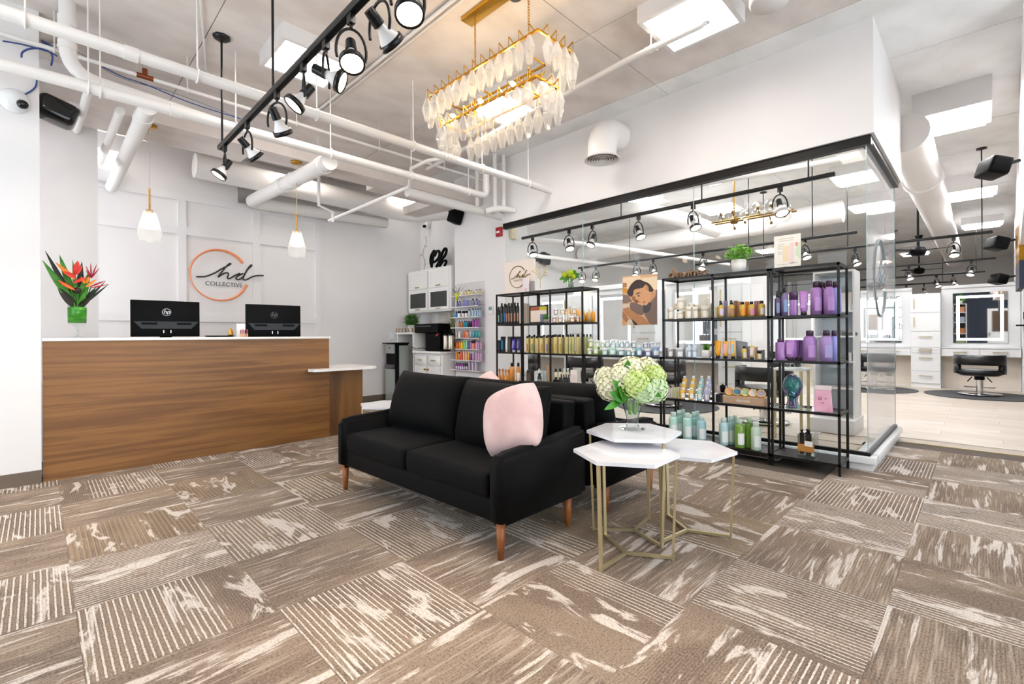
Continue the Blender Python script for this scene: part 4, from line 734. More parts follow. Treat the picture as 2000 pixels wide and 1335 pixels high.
for k in (1,2): single(MB().box(4.64+.076*k,1.87,LV[1],4.71+.076*k,2.2,LV[1]+.04*k),'display_step',acryl,'clear step under the mini bottles, %s one'%('lower','higher')[k-1],'display step')
I=[]
for px,w,t,rw,c,l in ((1315,18,804,.6,'#b9e2d4','mint'),(1326,15,801,1.5,'#b0dccf','mint'),(1334,13,799,2.5,'#b5dfd2','mint'),(1342.5,18.5,806,.5,'#b8e0d9','mint'),(1355,14,804,1.6,'#addad0','mint'),(1362,12,802,2.6,'#b5ddd4','mint'),(1370,19,811,.4,'#a6d3d9','aqua'),(1413.5,19.5,815,.6,'#b4d6d8','pale blue'),(1427,15,812,1.5,'#a9ced2','pale blue'),(1436,13,810,2.4,'#b5d6d8','pale blue')): I.append(('wide',px,w,t,c,'#d9ece6','#eef3f2','large %s bottle with white label'%l,rw))
I+=[('wide',1444.5,20,818,'#7da548','#cfe3c8','#f2f4f0','large green bottle with white label',.4),('wide',1463,17,815,'#6f9a3a','#c5dbb4',None,'large dark green bottle',1.4),('wide',1476.5,20.5,823,'#c6dcc8','#e4eee6','#eef3ee','large pale green bottle with white label',.35)]
shelf('bottom tier of '+T,XF,LV[0],I)
# narrow rack at the glass corner
T='narrow rack at glass corner'; PU='#a477b4'; PL='#8a8dc4'
shelf('top tier of '+T,XF,LV[3],[('spray',1518,11,568,'#5c4a70','#1c0f18','#7f8cae','short purple spray bottle',.5),('spray',1532.5,13,557,'#7b6a94','#2a1420','#7f9ac2','tall purple spray bottle',.6),('jar',1550,17.5,570,PU,'#4c2b4e',None,'round lilac pot with dark lid',.5),('tube',1569.5,18,568.5,'#b27cbf','#2a1526','#b98bc6','lilac tube standing on its cap',.4),('flask',1594,24,549.5,PU,'#3a1b33','#b48cc4','tall lilac bottle with dark cap',.4),('flask',1619,22.5,548,'#a77ab8','#3a1b33','#b48cc4','tall lilac bottle with dark cap',.4),('flask',1632,22,550,PL,'#3a1b33',None,'tall periwinkle bottle',1.3),('flask',1602,20,550,'#7f4f95','#3a1b33',None,'deep purple bottle behind',1.7),('flask',1610,18,552,'#7f4f95','#3a1b33',None,'deep purple bottle behind',2.6),('spray',1527,11,569,'#5c4a70','#1c0f18',None,'hidden purple spray bottle',1.7)])
I=[('can',1524.5,21,662,'#a678b6','#4c2b4e','#b48cc4','wide lilac cylinder with dark rim',.4),('tube',1543,19,663,'#b07dc0','#3a1c3a','#b98bc6','lilac tube in front of its row',.3),('flask',1581.5,28,645,'#a47ab8','#3f2a44','#b48cc4','big lilac bottle with dark cap',.4),('flask',1613.5,25,644.5,'#a98cc6','#3f2a44','#a9a0d2','big lilac blue bottle with dark cap',.4),('flask',1629,20,645,'#8f93cc','#3f2a44',None,'big periwinkle bottle behind',1.5)]
for k in range(5): I.append(('tube',1549+3.6*k,16,663+.2*k,'#8d5aa4','#2b1430',None,'purple tube in the row',.9+.42*k))
shelf('second tier of '+T,XF,LV[2],I)
# ------------------------------------------------------------------ things on and in the racks
def flatY(X,pts): return [at(a,b,X=X) for a,b in pts]
# display frame and little plant on the wide rack
a,b=at(1034,600,X=4.68),at(1070,600,X=4.68); t=thing('menu_frame','dark framed price card with colour patches, on the rack behind the sofas','picture frame',(4.68,(a.y+b.y)/2,LV[3])); y1,y0=a.y,b.y; z0=LV[3]; z1=at(1052,596,X=4.68).z
mbx=mat('frame_dark','#2a1a12',.4); MB().box(4.675,y0,z0,4.69,y1,z0+.018).box(4.675,y0,z1-.018,4.69,y1,z1).box(4.675,y0,z0,4.69,y0+.018,z1).box(4.675,y1-.018,z0,4.69,y1,z1).build('frame',mbx,t)
cy=(y0+y1)/2; zc=(z0+z1)/2; H_=z1-z0
MB().box(4.681,y0,z0,4.688,y1,z1,0).box(4.6795,cy-.02,zc+H_*.22,4.681,y1-.02,z1-.02,1).box(4.6795,y0+.02,zc+H_*.22,4.681,cy-.02,z1-.02,2).box(4.6795,y0+.02,z0+.02,4.681,cy-.03,zc-.0,3).build('card',[mat('card_cream','#e9d8c8',.6),mat('card_red','#a8573a',.6),mat('card_yellow','#c9c02a',.6),mat('card_slate','#6a7488',.6)],t)
def bush(mb,c,r,n,size,seed,sc=(1,1,1),mi=0):
    rr=random.Random(seed)
    for k in range(n):
        zz=1-2*(k+.5)/n; a=k*2.39996; d=Vector((math.sqrt(1-zz*zz)*math.cos(a)*sc[0],math.sqrt(1-zz*zz)*math.sin(a)*sc[1],zz*sc[2])); p=Vector(c)+d*r*rr.uniform(.45,1.08)
        u=Vector((rr.uniform(-1,1),rr.uniform(-1,1),rr.uniform(-.3,1))).normalized(); w=u.orthogonal().normalized(); s=size*rr.uniform(.7,1.2)
        mb.add([p,p+u*s*.5+w*s*.35,p+u*s,p+u*s*.5-w*s*.35],[(0,1,2,3)],mi)
    return mb
def pot_plant(name,label,c,rp,hp_,potm,r,cz,n,size,leaf,seed,sc=(1,1,1),square=False):
    t=thing(name,label,'potted plant',c)
    (MB().rbox(c[0]-rp,c[1]-rp,c[2],c[0]+rp,c[1]+rp,c[2]+hp_,.004,1) if square else MB().lathe([(0,0),(rp*.85,0),(rp,hp_),(rp*.9,hp_),(rp*.88,hp_*.85),(0,hp_*.85)],18,c)).build('pot',potm,t)
    o=bush(MB(),(c[0],c[1],c[2]+cz),r,n,size,seed,sc).build('foliage',leaf,t); o['kind']='stuff'; return t
def grass(name,label,c,rp,hp_,potm,h,n,leaf,seed,spread=.6):
    t=thing(name,label,'potted plant',c); MB().rbox(c[0]-rp,c[1]-rp,c[2],c[0]+rp,c[1]+rp,c[2]+hp_,.004,1).build('pot',potm,t); rr=random.Random(seed); mb=MB()
    for k in range(n): b=Vector((c[0]+rr.uniform(-rp,rp)*.8,c[1]+rr.uniform(-rp,rp)*.8,c[2]+hp_-.01)); blade(mb,b,b+Vector((rr.uniform(-1,1)*rp*spread,rr.uniform(-1,1)*rp*spread,h*rr.uniform(.6,1))),.005,.3,.1,3)
    o=mb.build('foliage',leaf,t); o['kind']='stuff'; return t
potw=mat('pot_white','#ece8e4',.5); potg=mat('pot_grey','#9b9088',.7)
q=at(1065.5,625,X=4.63); pot_plant('potted_plant','tiny succulent in a grey pot before the framed card',(4.645,q.y,LV[3]),.036,.045,potg,.035,.07,60,.03,leafm,3)
q=at(1379.5,690,X=4.66); grass('potted_grass','tuft of green grass in a small square white pot, second tier',(4.67,q.y,LV[2]),.035,.075,potw,.10,50,leafl,4)
q=at(1442,520,X=4.75); pot_plant('potted_plant','bushy green plant in a white pot on top of the wide rack',(4.76,q.y,1.75),.068,.13,potw,.105,.19,420,.035,leafl,5,(1.1,1.1,.75))
# vase of green hydrangea, coral twig, hd board, small frames on top of the racks
q=at(1113,558,X=4.75); c=Vector((4.76,q.y,1.75)); t=thing('green_flower_vase','small clear vase with lime green hydrangeas on top of the rack','flower vase',c)
MB().lathe([(0,0),(.045,.0),(.05,.13),(.047,.13),(.043,.01),(0,.01)],18,c).build('glass_vase',vaseglass,t)
mb=MB()
for k in range(5): mb.tube([c+Vector((.02*math.cos(k*1.3),.02*math.sin(k*1.3),.01)),c+Vector((.03*math.cos(k*1.3),.03*math.sin(k*1.3),.2))],.004,5)
mb.build('stem',leafm,t)
lim=noisy('bloom_bright','#c9d424','#9fb51c',s=30,rough=.6)
for px,py,r in ((1104,537,.05),(1116,534,.055),(1122,540,.04)): o=bush(MB(),at(px,py,X=4.74),r,120,.022,px).ball(at(px,py,X=4.74),r*.85,10).build('bloom',lim,t)
for e in ((1092,546),(1100,553),(1130,541),(1133,535),(1126,528)): mb=MB(); blade(mb,c+Vector((0,0,.17)),at(*e,X=4.72),.035,.3,.1,up=(-1,0,0)); mb.build('leaf',leafm,t)
q=at(1055,565,X=4.75); c=Vector((4.75,q.y,1.75)); twm=mat('twig_pale_gold','#cdb98e',.5); t=thing('coral_twig','pale gold coral twig on a gold dish, on top of the rack','ornament',c)
MB().lathe([(0,0),(.05,.0),(.085,.012),(.08,.014),(.045,.006),(0,.006)],20,c).build('dish',gold,t); mb=MB()
TW=[((1055.5,563),(1055,547),(1054,540)),((1054,543),(1046,533),(1038,528)),((1050,537),(1047,527)),((1054,540),(1052,528),(1054,518),(1051,515)),((1052.5,530),(1049,522)),((1055,546),(1060,538),(1064,529),(1062,522)),((1062,534),(1066,530),(1069,536)),((1064,530),(1067,521),(1070,517)),((1053,525),(1057,521)),((1054,540),(1057,530),(1056,522)),((1060,538),(1067,537))]
for s in TW: mb.tube([at(a,b,X=4.75-.01*(i%2)) for i,(a,b) in enumerate(s)],.006,6)
mb.build('twig',twm,t)
y1,y0=at(985.5,540,X=4.9).y,at(1043.5,540,X=4.9).y; z1=at(1014,509,X=4.9).z; t=thing('logo_board','pale cream board with gold round hd logo, standing on the rack by the thermostat','sign',(4.9,(y0+y1)/2,1.75)); MB().box(4.9,y0,1.75,4.93,y1,z1).build('board',mat('board_cream','#f3e4d6',.5),t)
yc,zc=at(1011,540.5,X=4.9).y,at(1011,540.5,X=4.9).z; rd=(at(1011,519.5,X=4.9).z-zc); gb=mat('board_gold','#8f7334',.3,.8)
logo(t,lambda x,y,o:Vector((4.896-o,yc-rd*x*1.05,zc+rd*y)),rd,gb,gb,rw=(.03,.06),sw=.028)
text('COLLECTIVE',rd*.2,t,gb,(4.896,yc-rd*.1,zc-rd*.33),ROT_MX,extrude=.0005)
q=at(1027,565,X=4.84); single(MB().box(4.84,q.y-.06,1.75,4.848,q.y+.06,at(1027,543,X=4.84).z).box(4.838,q.y-.02,1.79,4.84,q.y+.015,1.83,1),'acrylic_card',[mat('card_pale','#efe6e8',.2),mat('card_pinkspot','#e9b3c0',.4)],'pale acrylic card with pink spot before the logo board','card stand')
q=at(1038.5,565,X=4.87); single(MB().box(4.87,q.y-.03,1.75,4.9,q.y+.03,at(1038,548.5,X=4.87).z),'grey_card',mat('card_grey','#a39d9c',.6),'grey card block beside the logo board','card stand')
# cardboard letters on the wide rack, paper sign, poster
kraft=noisy('kraft_board','#8f6d4c','#7a5a3e',(8,1,1),6,.75)
y1,y0=at(1304,540,X=4.66).y,at(1380,535,X=4.66).y; t=thing('letter_sign','brown cardboard letter sign on top of the wide rack','sign',(4.66,(y0+y1)/2,1.75)); LW=y1-y0; kb=mat('kraft_edge','#a88660',.8)
text('avines',.115,t,kraft,(4.66,y1-LW*.27,1.75+.036),ROT_MX,'letters',.022,align='LEFT',sx=1.12)
text('d',.115,t,kraft,(4.66,y1-LW*.02,1.75+.036),ROT_MX,'letter',.022,align='LEFT',sx=1.5)
MB().prism([(y1-LW*.14,1.78),(y1-LW*.3,1.752),(y1-LW*.17,1.862)],4.64,4.68,tf=lambda y,z,x:(x,y,z)).build('sail',kraft,t)
a,b=at(1512,490,X=4.7),at(1564,490,X=4.7); y1,y0=a.y,b.y; z1=at(1538,458.5,X=4.7).z; t=thing('paper_sign','cream paper notice with pastel shapes on top of the corner rack','paper sign',(4.7,(y0+y1)/2,1.75)); MB().box(4.7,y0,1.75,4.704,y1,z1).build('sheet',mat('paper_cream','#efe9dd',.7),t); hz=z1-1.75; wy=y1-y0
def patch(n,col,u0,v0,u1,v1,dx=.0006): MB().box(4.7-dx,y1-wy*u0,1.75+hz*v0,4.7,y1-wy*u1,1.75+hz*v1).build(n,mat('print_'+col.strip('#'),col,.7),t)
patch('print_shape','#eed9b8',.33,.2,.58,.68); patch('print_shape','#ecd2d2',.6,.12,.76,.75); patch('print_shape','#e79a94',.8,.63,.9,.75,.0009)
MB().prism([(y1-wy*.98,1.75+hz*.25),(y1-wy*.98,1.75+hz*.8),(y1-wy*.9,1.75+hz*.68),(y1-wy*.8,1.75+hz*.5),(y1-wy*.8,1.75+hz*.38)],4.699,4.7,tf=lambda y,z,x:(x,y,z)).build('print_shape',mat('print_green','#cfe0bf',.7),t)
for k,(u0,u1,v) in enumerate(((.2,.75,.89),(.2,.72,.83),(.15,.4,.72),(.14,.32,.66),(.14,.3,.6),(.14,.3,.5),(.14,.3,.44),(.1,.5,.12),(.55,.9,.14),(.35,.5,.05))): patch('print_line','#b9b0a8',u0,v,u1,v+.014)
PX=4.985; t=thing('poster','photo poster of a dark haired person resting their head on their knees, on the glass','poster',at(1249,636,X=PX))
def z10(L): return flatY(PX,[(1200+a/10.27,520+b/10.27) for a,b in L])
def layer(n,col,L,k,rough=.5):
    P_=z10(L) if n in('sheet','print_backdrop','print_cloth','print_sleeve','print_arm','print_neck','print_glow','print_cuff') else smoothpath(z10(L),4,True); N=len(P_); f=[(v.x-.0006*k,v.y,v.z) for v in P_]; g=[(v.x-.0006*(k-1),v.y,v.z) for v in P_]
    MB().add(f+g,[tuple(range(N)),tuple(range(2*N-1,N-1,-1))]+[(i,(i+1)%N,(i+1)%N+N,i+N) for i in range(N)]).build(n,noisy('poster_'+col.strip('#'),col,col,rough=.45) if col not in ('x',) else col,t)
layer('sheet','#dcae86',[(165,205),(860,140),(860,1165),(165,1185)],1)
layer('print_backdrop','#f0d5b0',[(165,230),(520,190),(540,300),(330,420),(250,520),(165,420)],2); layer('print_backdrop','#f3dcb8',[(540,230),(855,200),(855,470),(780,450),(660,320),(560,300)],2)
layer('print_backdrop','#b07a50',[(165,330),(250,330),(250,420),(165,430)],3); layer('print_backdrop','#d9962f',[(165,430),(270,440),(270,530),(165,530)],3); layer('print_cloth','#8a6f62',[(165,560),(280,580),(360,700),(250,740),(165,740)],3)
layer('print_sleeve','#7d6457',[(700,720),(780,560),(860,450),(860,1165),(720,1165),(600,960),(640,900)],3)
layer('print_neck','#d29a6b',[(650,520),(840,510),(820,600),(720,720),(650,700)],4)
layer('print_knee','#7a6257',[(320,740),(400,720),(520,770),(575,800),(580,960),(470,960),(350,890),(315,830)],4); layer('print_knee','#4a4444',[(580,780),(720,720),(740,780),(700,900),(590,930)],4)
layer('print_hair','#3a251d',[(260,510),(330,370),(420,285),(500,265),(600,300),(690,340),(760,420),(785,490),(720,510),(640,470),(560,430),(470,460),(400,480),(380,570),(330,610),(270,560)],5)
layer('print_face','#dba273',[(340,610),(380,570),(395,480),(470,445),(560,445),(600,390),(640,360),(685,420),(690,490),(735,560),(730,640),(690,720),(640,780),(590,765),(520,730),(470,730),(420,690),(370,680)],6)
layer('print_shade','#a86a45',[(350,620),(400,590),(430,650),(410,690),(370,680)],7); layer('print_shade','#7a4a30',[(400,690),(440,665),(480,715),(460,735),(420,715)],7)
layer('print_ear','#c98a5c',[(620,380),(650,365),(680,420),(670,480),(640,470)],7)
layer('print_brow','#4a2e20',[(440,540),(500,520),(540,535),(500,540),(450,560)],7); layer('print_eye','#2a1a14',[(472,580),(490,570),(505,590),(490,608),(476,600)],7); layer('print_lips','#b9684c',[(580,720),(610,685),(620,700),(600,745)],7); layer('print_nose','#c48557',[(470,650),(500,690),(540,725),(510,725),(470,700)],7)
layer('print_arm','#b98052',[(170,850),(260,800),(330,870),(470,960),(590,1020),(720,1140),(700,1165),(480,1165),(380,1070),(230,980)],6); layer('print_arm','#a86f45',[(165,880),(230,980),(290,1060),(240,1130),(165,1040)],5); layer('print_cuff','#e0cdb5',[(165,770),(300,745),(310,800),(180,850)],7); layer('print_cuff','#d8c7b3',[(260,1100),(310,1050),(360,1080),(330,1180),(250,1180)],7); layer('print_dark','#3a241c',[(290,1040),(380,1075),(470,1168),(400,1170),(350,1080)],6); layer('print_glow','#e0942a',[(165,1050),(205,1130),(190,1178),(165,1180)],7)
# head, pouch and square bottle in the corner rack
hm=noisy('rainbow_glass','#6b4f86','#2b8f86',s=9,rough=.08,detail=5,lo=.4,hi=.6,trans=.55)
q=at(1547,790,X=4.72); bm=bmesh.new(); bmesh.ops.create_uvsphere(bm,u_segments=24,v_segments=18,radius=1)
for v in bm.verts:
    x,y,z=v.co; w=1-.32*max(0,-z)**1.2; v.co.x=x*.095*w-(.012*max(0,1-abs(y)*3)*max(0,1-abs(z+.15)*3.2) if x<0 else 0); v.co.y=y*.078*w; v.co.z=z*.115+.185
mb=MB(); mb.bm(bm); mb.lathe([(.045,.11),(.042,.06),(.055,.01),(.06,0),(0,0)],18); mb.tf(Matrix.Translation((4.74,q.y,LV[1]))@Matrix.Rotation(.55,4,'Z')); single(mb,'mannequin_head',hm,'iridescent glass mannequin head on the corner rack','ornament')
a,b=at(1590,790,X=4.68),at(1624,790,X=4.68); yc=(a.y+b.y)/2; z1=at(1607,753,X=4.68).z; t=thing('pouch','pink pouch with pale zip band and little face, on the corner rack','pouch',(4.69,yc,LV[1])); w=(a.y-b.y)/2*.95
MB().add([(4.665,yc-w*1.05,LV[1]),(4.665,yc+w*1.05,LV[1]),(4.735,yc+w*1.05,LV[1]),(4.735,yc-w*1.05,LV[1]),(4.69,yc-w*.95,z1-.03),(4.69,yc+w*.95,z1-.03),(4.7,yc+w*.95,z1-.03),(4.7,yc-w*.95,z1-.03)],[(3,2,1,0),(4,5,6,7),(0,1,5,4),(1,2,6,5),(2,3,7,6),(3,0,4,7)]).build('bag',noisy('pouch_pink','#efb9cc','#e79fbe',s=8,rough=.5),t)
MB().box(4.686,yc-w,z1-.034,4.704,yc+w,z1).build('zip_band',mat('pouch_band','#f3e6e4',.5),t); ink=mat('print_ink','#7a3f5a',.6)
zf=(LV[1]+z1)/2; fx=lambda z:4.6645+(4.69-4.665)*(z-LV[1])/(z1-.03-LV[1])-.001
MB().lathe([(.010,0),(.013,0),(.013,.002),(.010,.002)],14,(fx(zf),yc+w*.3,zf),axis=(-1,0,0.1)).box(fx(zf)-.001,yc-w*.5,zf-.003,fx(zf)+.002,yc-w*.25,zf+.002).box(fx(zf-.035)-.001,yc-.012,zf-.037,fx(zf-.035)+.002,yc+.012,zf-.033).build('print_face',ink,t)
a,b=at(1557,880,X=4.66),at(1586,880,X=4.66); y1,y0=a.y,b.y-.02; z0=LV[0]; z1=at(1570,848,X=4.66).z; t=thing('glass_caddy','square clear glass holder with wooden label and black pumps, bottom of corner rack','holder',(4.72,(y0+y1)/2,z0)); x0,x1=4.66,4.79
MB().box(x0,y0,z0,x1,y1,z0+.02).box(x0,y0,z0,x0+.006,y1,z1).box(x1-.006,y0,z0,x1,y1,z1).box(x0,y0,z0,x1,y0+.006,z1).box(x0,y1-.006,z0,x1,y1,z1).build('glass_holder',vaseglass,t)
MB().box(x0-.003,y0+.005,z0+.05,x0,y1-.005,z0+.115).build('wood_label',wood('label_wood','#a8712f','#c98f4a','Y'),t); MB().box(x0-.005,y0+.015,z0+.1,x0-.003,y0+.075,z0+.145).build('paper_label',potw,t)
for k,(dx,dy) in enumerate(((.035,.03),(.04,.08),(.09,.06))): MB().cyl((x0+dx,y1-dy,z0+.025),(x0+dx,y1-dy,z1+.005),.02,n=12).cyl((x0+dx,y1-dy,z1+.005),(x0+dx,y1-dy,z1+.03),.008,n=8).box(x0+dx-.035,y1-dy-.006,z1+.026,x0+dx+.012,y1-dy+.006,z1+.036).build('pump_bottle',plast,t)
# cosmetics tray with palettes
tan=mat('tray_tan','#b99a7d',.6); a,b=at(1411,780,X=4.625),at(1494,790,X=4.625); y1,y0=a.y,b.y; t=thing('display_tray','tan cosmetics tray with white lettering, third tier of the wide rack','display tray',(4.68,(y0+y1)/2,LV[1]))
MB().rbox(4.625,y0,LV[1],4.78,y1,LV[1]+.075,.004,1,smooth=False).build('tray',tan,t); text('davines',.042,t,potw,(4.6235,(y0+y1)/2,LV[1]+.036),ROT_MX,extrude=.0006)
for k,(px,c,l) in enumerate(((1424,'#c99a78','beige'),(1439.5,'#4a7898','blue'),(1455,'#9ab596','green'),(1470,'#c9c5c2','silver'),(1486,'#a99aa8','mauve'))):
    yy=at(px,770,X=4.66).y; ax=Vector((-.8,-.25,.65)); c=Vector((4.665,yy,LV[1]+.112))
    t=thing('powder_compact','round gold compact with %s powder on the tan tray'%l,'compact',(4.68,yy,LV[1]+.075),0,'round compacts on the tray')
    MB().lathe([(0,-.02),(.04,-.02),(.043,.0),(.036,.003),(.034,0)],20,c,axis=ax).build('case',brass,t); MB().lathe([(0,.001),(.035,.001)],20,c,axis=ax).build('powder',mat('powder_'+l,c_ if (c_:='#'+'%s'%('c99a78','4a7898','9ab596','c9c5c2','a99aa8')[k]) else c,.8),t)
for k,(px0,px1,pt,c,l) in enumerate(((1391,1398,768,'#e6dfdc','white box with dark print beside the tan tray'),(1398,1405,769,'#151314','black box beside the tan tray'),(1405,1411,772,'#3a3232','black and white box touching the tan tray'))):
    a,b=at(px0,780,X=4.64),at(px1,780,X=4.64); single(MB().rbox(4.64,b.y+.002,LV[1],4.74,a.y-.002,at(px0,pt,X=4.64).z,.002,1,smooth=False),'product_box',mat('box_k%d'%k,c,.5),l,'box')
a,b=at(1399,758,X=4.76),at(1419,758,X=4.76); single(MB().box(4.76,b.y,LV[1],4.77,a.y,at(1409,752.5,X=4.76).z).lathe([(0,.09),(.018,.09),(.026,.15),(0,.17)],12,(4.74,b.y+.03,LV[1]),mi=1),'brush_card',[mat('card_blush','#e3cfcd',.6),plast],'blush card with a black brush, behind the tan tray','card stand')
# ------------------------------------------------------------------ acrylic wall rack on the column
y1,y0=at(886,650,X=4.93).y,at(941,650,X=4.93).y; LZ=[at(905,p_,X=4.93).z for p_ in (577.8,599.5,620,640,660,681.5,703,722)]
t=thing('acrylic_rack','clear acrylic wall rack full of small bottles, on the column','wall rack',(4.96,(y0+y1)/2,LZ[-1]-.05)); pur=mat('acrylic_sheet','#dfdbdb',.15)
MB().box(4.993,y0,LZ[-1]-.05,4.998,y1,LZ[0]+.22).build('back_sheet',acryl,t)
for z in LZ: MB().box(4.865,y0,z-.006,4.993,y1,z).build('acrylic_shelf',pur,t); MB().box(4.861,y0,z-.006,4.864,y1,z+.008).build('shelf_lip',pur,t)
for y in (y0,y1): MB().box(4.865,y-.003,LZ[-1]-.05,4.993,y+.003,LZ[0]+.1).build('side_sheet',acryl,t)
TIER=['top','second','third','fourth','fifth','sixth','seventh','lowest']
AC=[[('jar',902,7,570,'#d8d2a8','#efe9c8',None,'pale box'),('flask',916,6,566,'#d9c98a',BK,None,'straw bottle'),('flask',910,5,567,'#d9c98a',BK,None,'straw bottle'),('flask',921,5,567,'#d3c690',BK,None,'straw bottle'),('flask',931,5,565,'#d5cc98',BK,None,'pale straw bottle'),('flask',937.5,5,565,'#d5cc98',BK,None,'pale straw bottle')],
[('flask',893.5,5,587.5,'#7f78a8',BK,None,'lilac vial'),('flask',898,5,587.5,'#7f78a8',BK,None,'lilac vial'),('tube',906.5,6,585,'#7a78bd','#3f3a52',None,'violet tube'),('tube',912.5,6,585,'#7a78bd','#3f3a52',None,'violet tube'),('flask',924,6,583,'#8b86a6',BK,None,'tall grey lilac bottle'),('flask',931,6.5,583.5,'#8b86a6',BK,None,'tall grey lilac bottle'),('flask',936,5,586,'#8580a8',BK,None,'tall grey lilac bottle')],
[('flask',891,6,607.5,'#3d8fd0',BK,None,'bright blue bottle'),('jar',897,7,607,'#e9e6e2',BK,None,'white jar'),('jar',905,6,607,'#e9e2dc',BK,None,'white jar'),('jar',911,6,606.5,'#e4e0dc',BK,None,'white jar'),('flask',917,6,603.5,'#c5c8ca',BK,None,'silver bottle'),('can',923.5,5,602,'#a9c0d6',BK,None,'pale blue can'),('can',928.5,5,602,'#a9c0d6',BK,None,'pale blue can'),('can',933.5,5,602,'#a3b6cc',BK,None,'pale blue can'),('can',938,5,602,'#a3b6cc',BK,None,'pale blue can')],
[('flask',897.5,5,627,'#c97a35',BK,None,'amber vial'),('flask',902.5,5,627,'#c97a35',BK,None,'amber vial'),('flask',907.5,5,626,'#2a93b0',BK,None,'teal vial'),('flask',911.5,5,626,'#2a93b0',BK,None,'teal vial'),('flask',916,4.5,626,'#1f1a1e',BK,None,'black vial'),('flask',920,4.5,626,'#1f1a1e',BK,None,'black vial'),('can',924.5,5,622,'#a43fa0','#5a2a5e',None,'magenta bottle'),('can',929.5,5,622,'#b04aa8','#5a2a5e',None,'magenta bottle'),('can',935,5,622,'#8f4a92','#5a2a5e',None,'magenta bottle')],
[('tube',891.5,5,649,'#f0dfd5','#e6c9b5',None,'cream tube'),('tube',897,6,647,'#f3ece6','#e9dcd2',None,'cream tube'),('tube',906,5,646,'#ee6a2c','#e9561c',None,'orange tube'),('tube',910.5,5,646,'#ef7a45','#e9561c',None,'orange tube'),('flask',914,5,644.5,'#dba98c',BK,None,'beige bottle'),('tube',919,6,646,'#a9b4d0','#23222c',None,'grey blue tube'),('tube',925,6.5,645,'#3fb0b5','#1d2226',None,'turquoise tube'),('tube',931,6,645,'#3aa9ae','#1d2226',None,'turquoise tube'),('tube',936,6,645,'#45a5aa','#1d2226',None,'turquoise tube')],
[('can',893,6,667,'#ee7d1c','#e66a10',None,'orange can'),('can',898,5,667,'#ee7d1c','#e66a10',None,'orange can'),('can',902.5,6,666.5,'#f2c91c','#e8b90f',None,'yellow can'),('can',907.5,5.5,665.5,'#8fc98a','#7fbd7c',None,'green can'),('can',911.5,5,664,'#9fd49a','#8fc98a',None,'green can'),('can',916,5,665,'#4a4a86','#2f2d5c',None,'navy can'),('can',919.5,4.5,665,'#a483b8','#86609c',None,'plum can'),('jar',925,8,663.5,'#f09078','#3a1a24',None,'coral jar'),('can',931,5,666,'#cfa8c4','#c493b6',None,'pink lilac can'),('can',935.5,5,666,'#b98ab8','#a872a8',None,'pink lilac can'),('can',939.5,4,666.5,'#cfa8c4','#c493b6',None,'pink lilac can')],
[('can',892.5,5.5,686.5,'#f08a2a','#f6b12a',None,'orange can'),('flask',897,5,687,'#dba06a',BK,None,'tan vial'),('can',901.5,5,683.5,'#ef5a36','#f0442a',None,'red topped can'),('can',906.5,5,684,'#f0b59a','#f4d8cc',None,'peach can'),('can',911,5.5,684.5,'#f2b094','#f4d8cc',None,'peach can'),('spray',915.5,4.5,684,'#f2c52a','#f6f2ea',None,'yellow spray'),('spray',919.5,5,685,'#8a4a96','#f6f2ea',None,'purple spray'),('spray',924.5,5,684.5,'#c9a0c4','#f2eef2',None,'lilac spray'),('can',930.5,5,686,'#cda7c6','#c090b8',None,'pink lilac can'),('can',935.5,5,686,'#cda7c6','#c090b8',None,'pink lilac can'),('can',939.5,4,686,'#cda7c6','#c090b8',None,'pink lilac can')],
[('flask',892,5,707.5,'#8f3f96',BK,'#e6dcea','purple vial'),('flask',896,5,708,'#8f3f96',BK,'#e6dcea','purple vial'),('flask',900,5,708.5,'#9a48a0',BK,'#e6dcea','purple vial'),('flask',904,5,708.5,'#9a48a0',BK,'#e6dcea','purple vial'),('flask',908.5,5,708,'#2d1f2d',BK,'#cfc6cf','black vial'),('flask',912,5,708,'#2d1f2d',BK,'#cfc6cf','black vial'),('can',917,5.5,704,'#c3b0c4','#bfa9c0',None,'tall mauve can'),('can',923.5,5.5,704,'#c3b0c4','#bfa9c0',None,'tall mauve can'),('can',929.5,5.5,704,'#c3b0c4','#bfa9c0',None,'tall mauve can')]]
for k,items in enumerate(AC): shelf('%s tier of acrylic rack'%TIER[k],4.875,LZ[k],[it+(.5,) for it in items])
q=at(895,575,X=4.9); t=thing('spiky_plant','spiky dark plant in a lime cone pot, hung on the acrylic rack','potted plant',(4.9,q.y,1.79)); MB().lathe([(.0,1.75),(.02,1.75),(.04,1.87),(.034,1.87)],14,(4.87,q.y,0)).build('pot',mat('pot_lime','#c3c41a',.4),t); mb=MB()
for e in ((883,562),(889,557),(901,556),(908,558),(880,563),(897,560)): blade(mb,Vector((4.87,q.y,1.86)),at(*e,X=4.85),.006,.3,.15,4)
mb.build('leaf',leafd,t)
# ------------------------------------------------------------------ devices on the walls
p=at(28,198,Y=5.41); t=thing('dome_camera','white dome camera on the left wall','security camera',p); MB().lathe([(0,.0),(.092,.0),(.092,.025),(.076,.05),(.04,.07),(0,.074)],26,p,axis=(.1,-1,-.1)).build('dome',white_g,t)
MB().lathe([(0,0),(.036,0),(.032,.025),(.016,.037),(0,.038)],18,p+Vector((.042,-.05,-.025)),axis=(.5,-1,-.4)).build('lens',mat('lens_black','#0c0c0e',.1),t)
p=at(108,217,Y=5.56)
t=thing('wall_speaker','glossy black rounded speaker fixed to the side of the left wall','speaker',p); MB().rbox(-.12,-.11,-.095,.14,.11,.095,.065,4).tf(Matrix.Translation(p)@Matrix.Rotation(.3,4,'Y')).build('cabinet',mat('gloss_black','#050506',.15,spec=.5),t); MB().box(.012,p.y-.03,p.z-.03,.05,p.y+.03,p.z+.03).build('bracket',black,t)
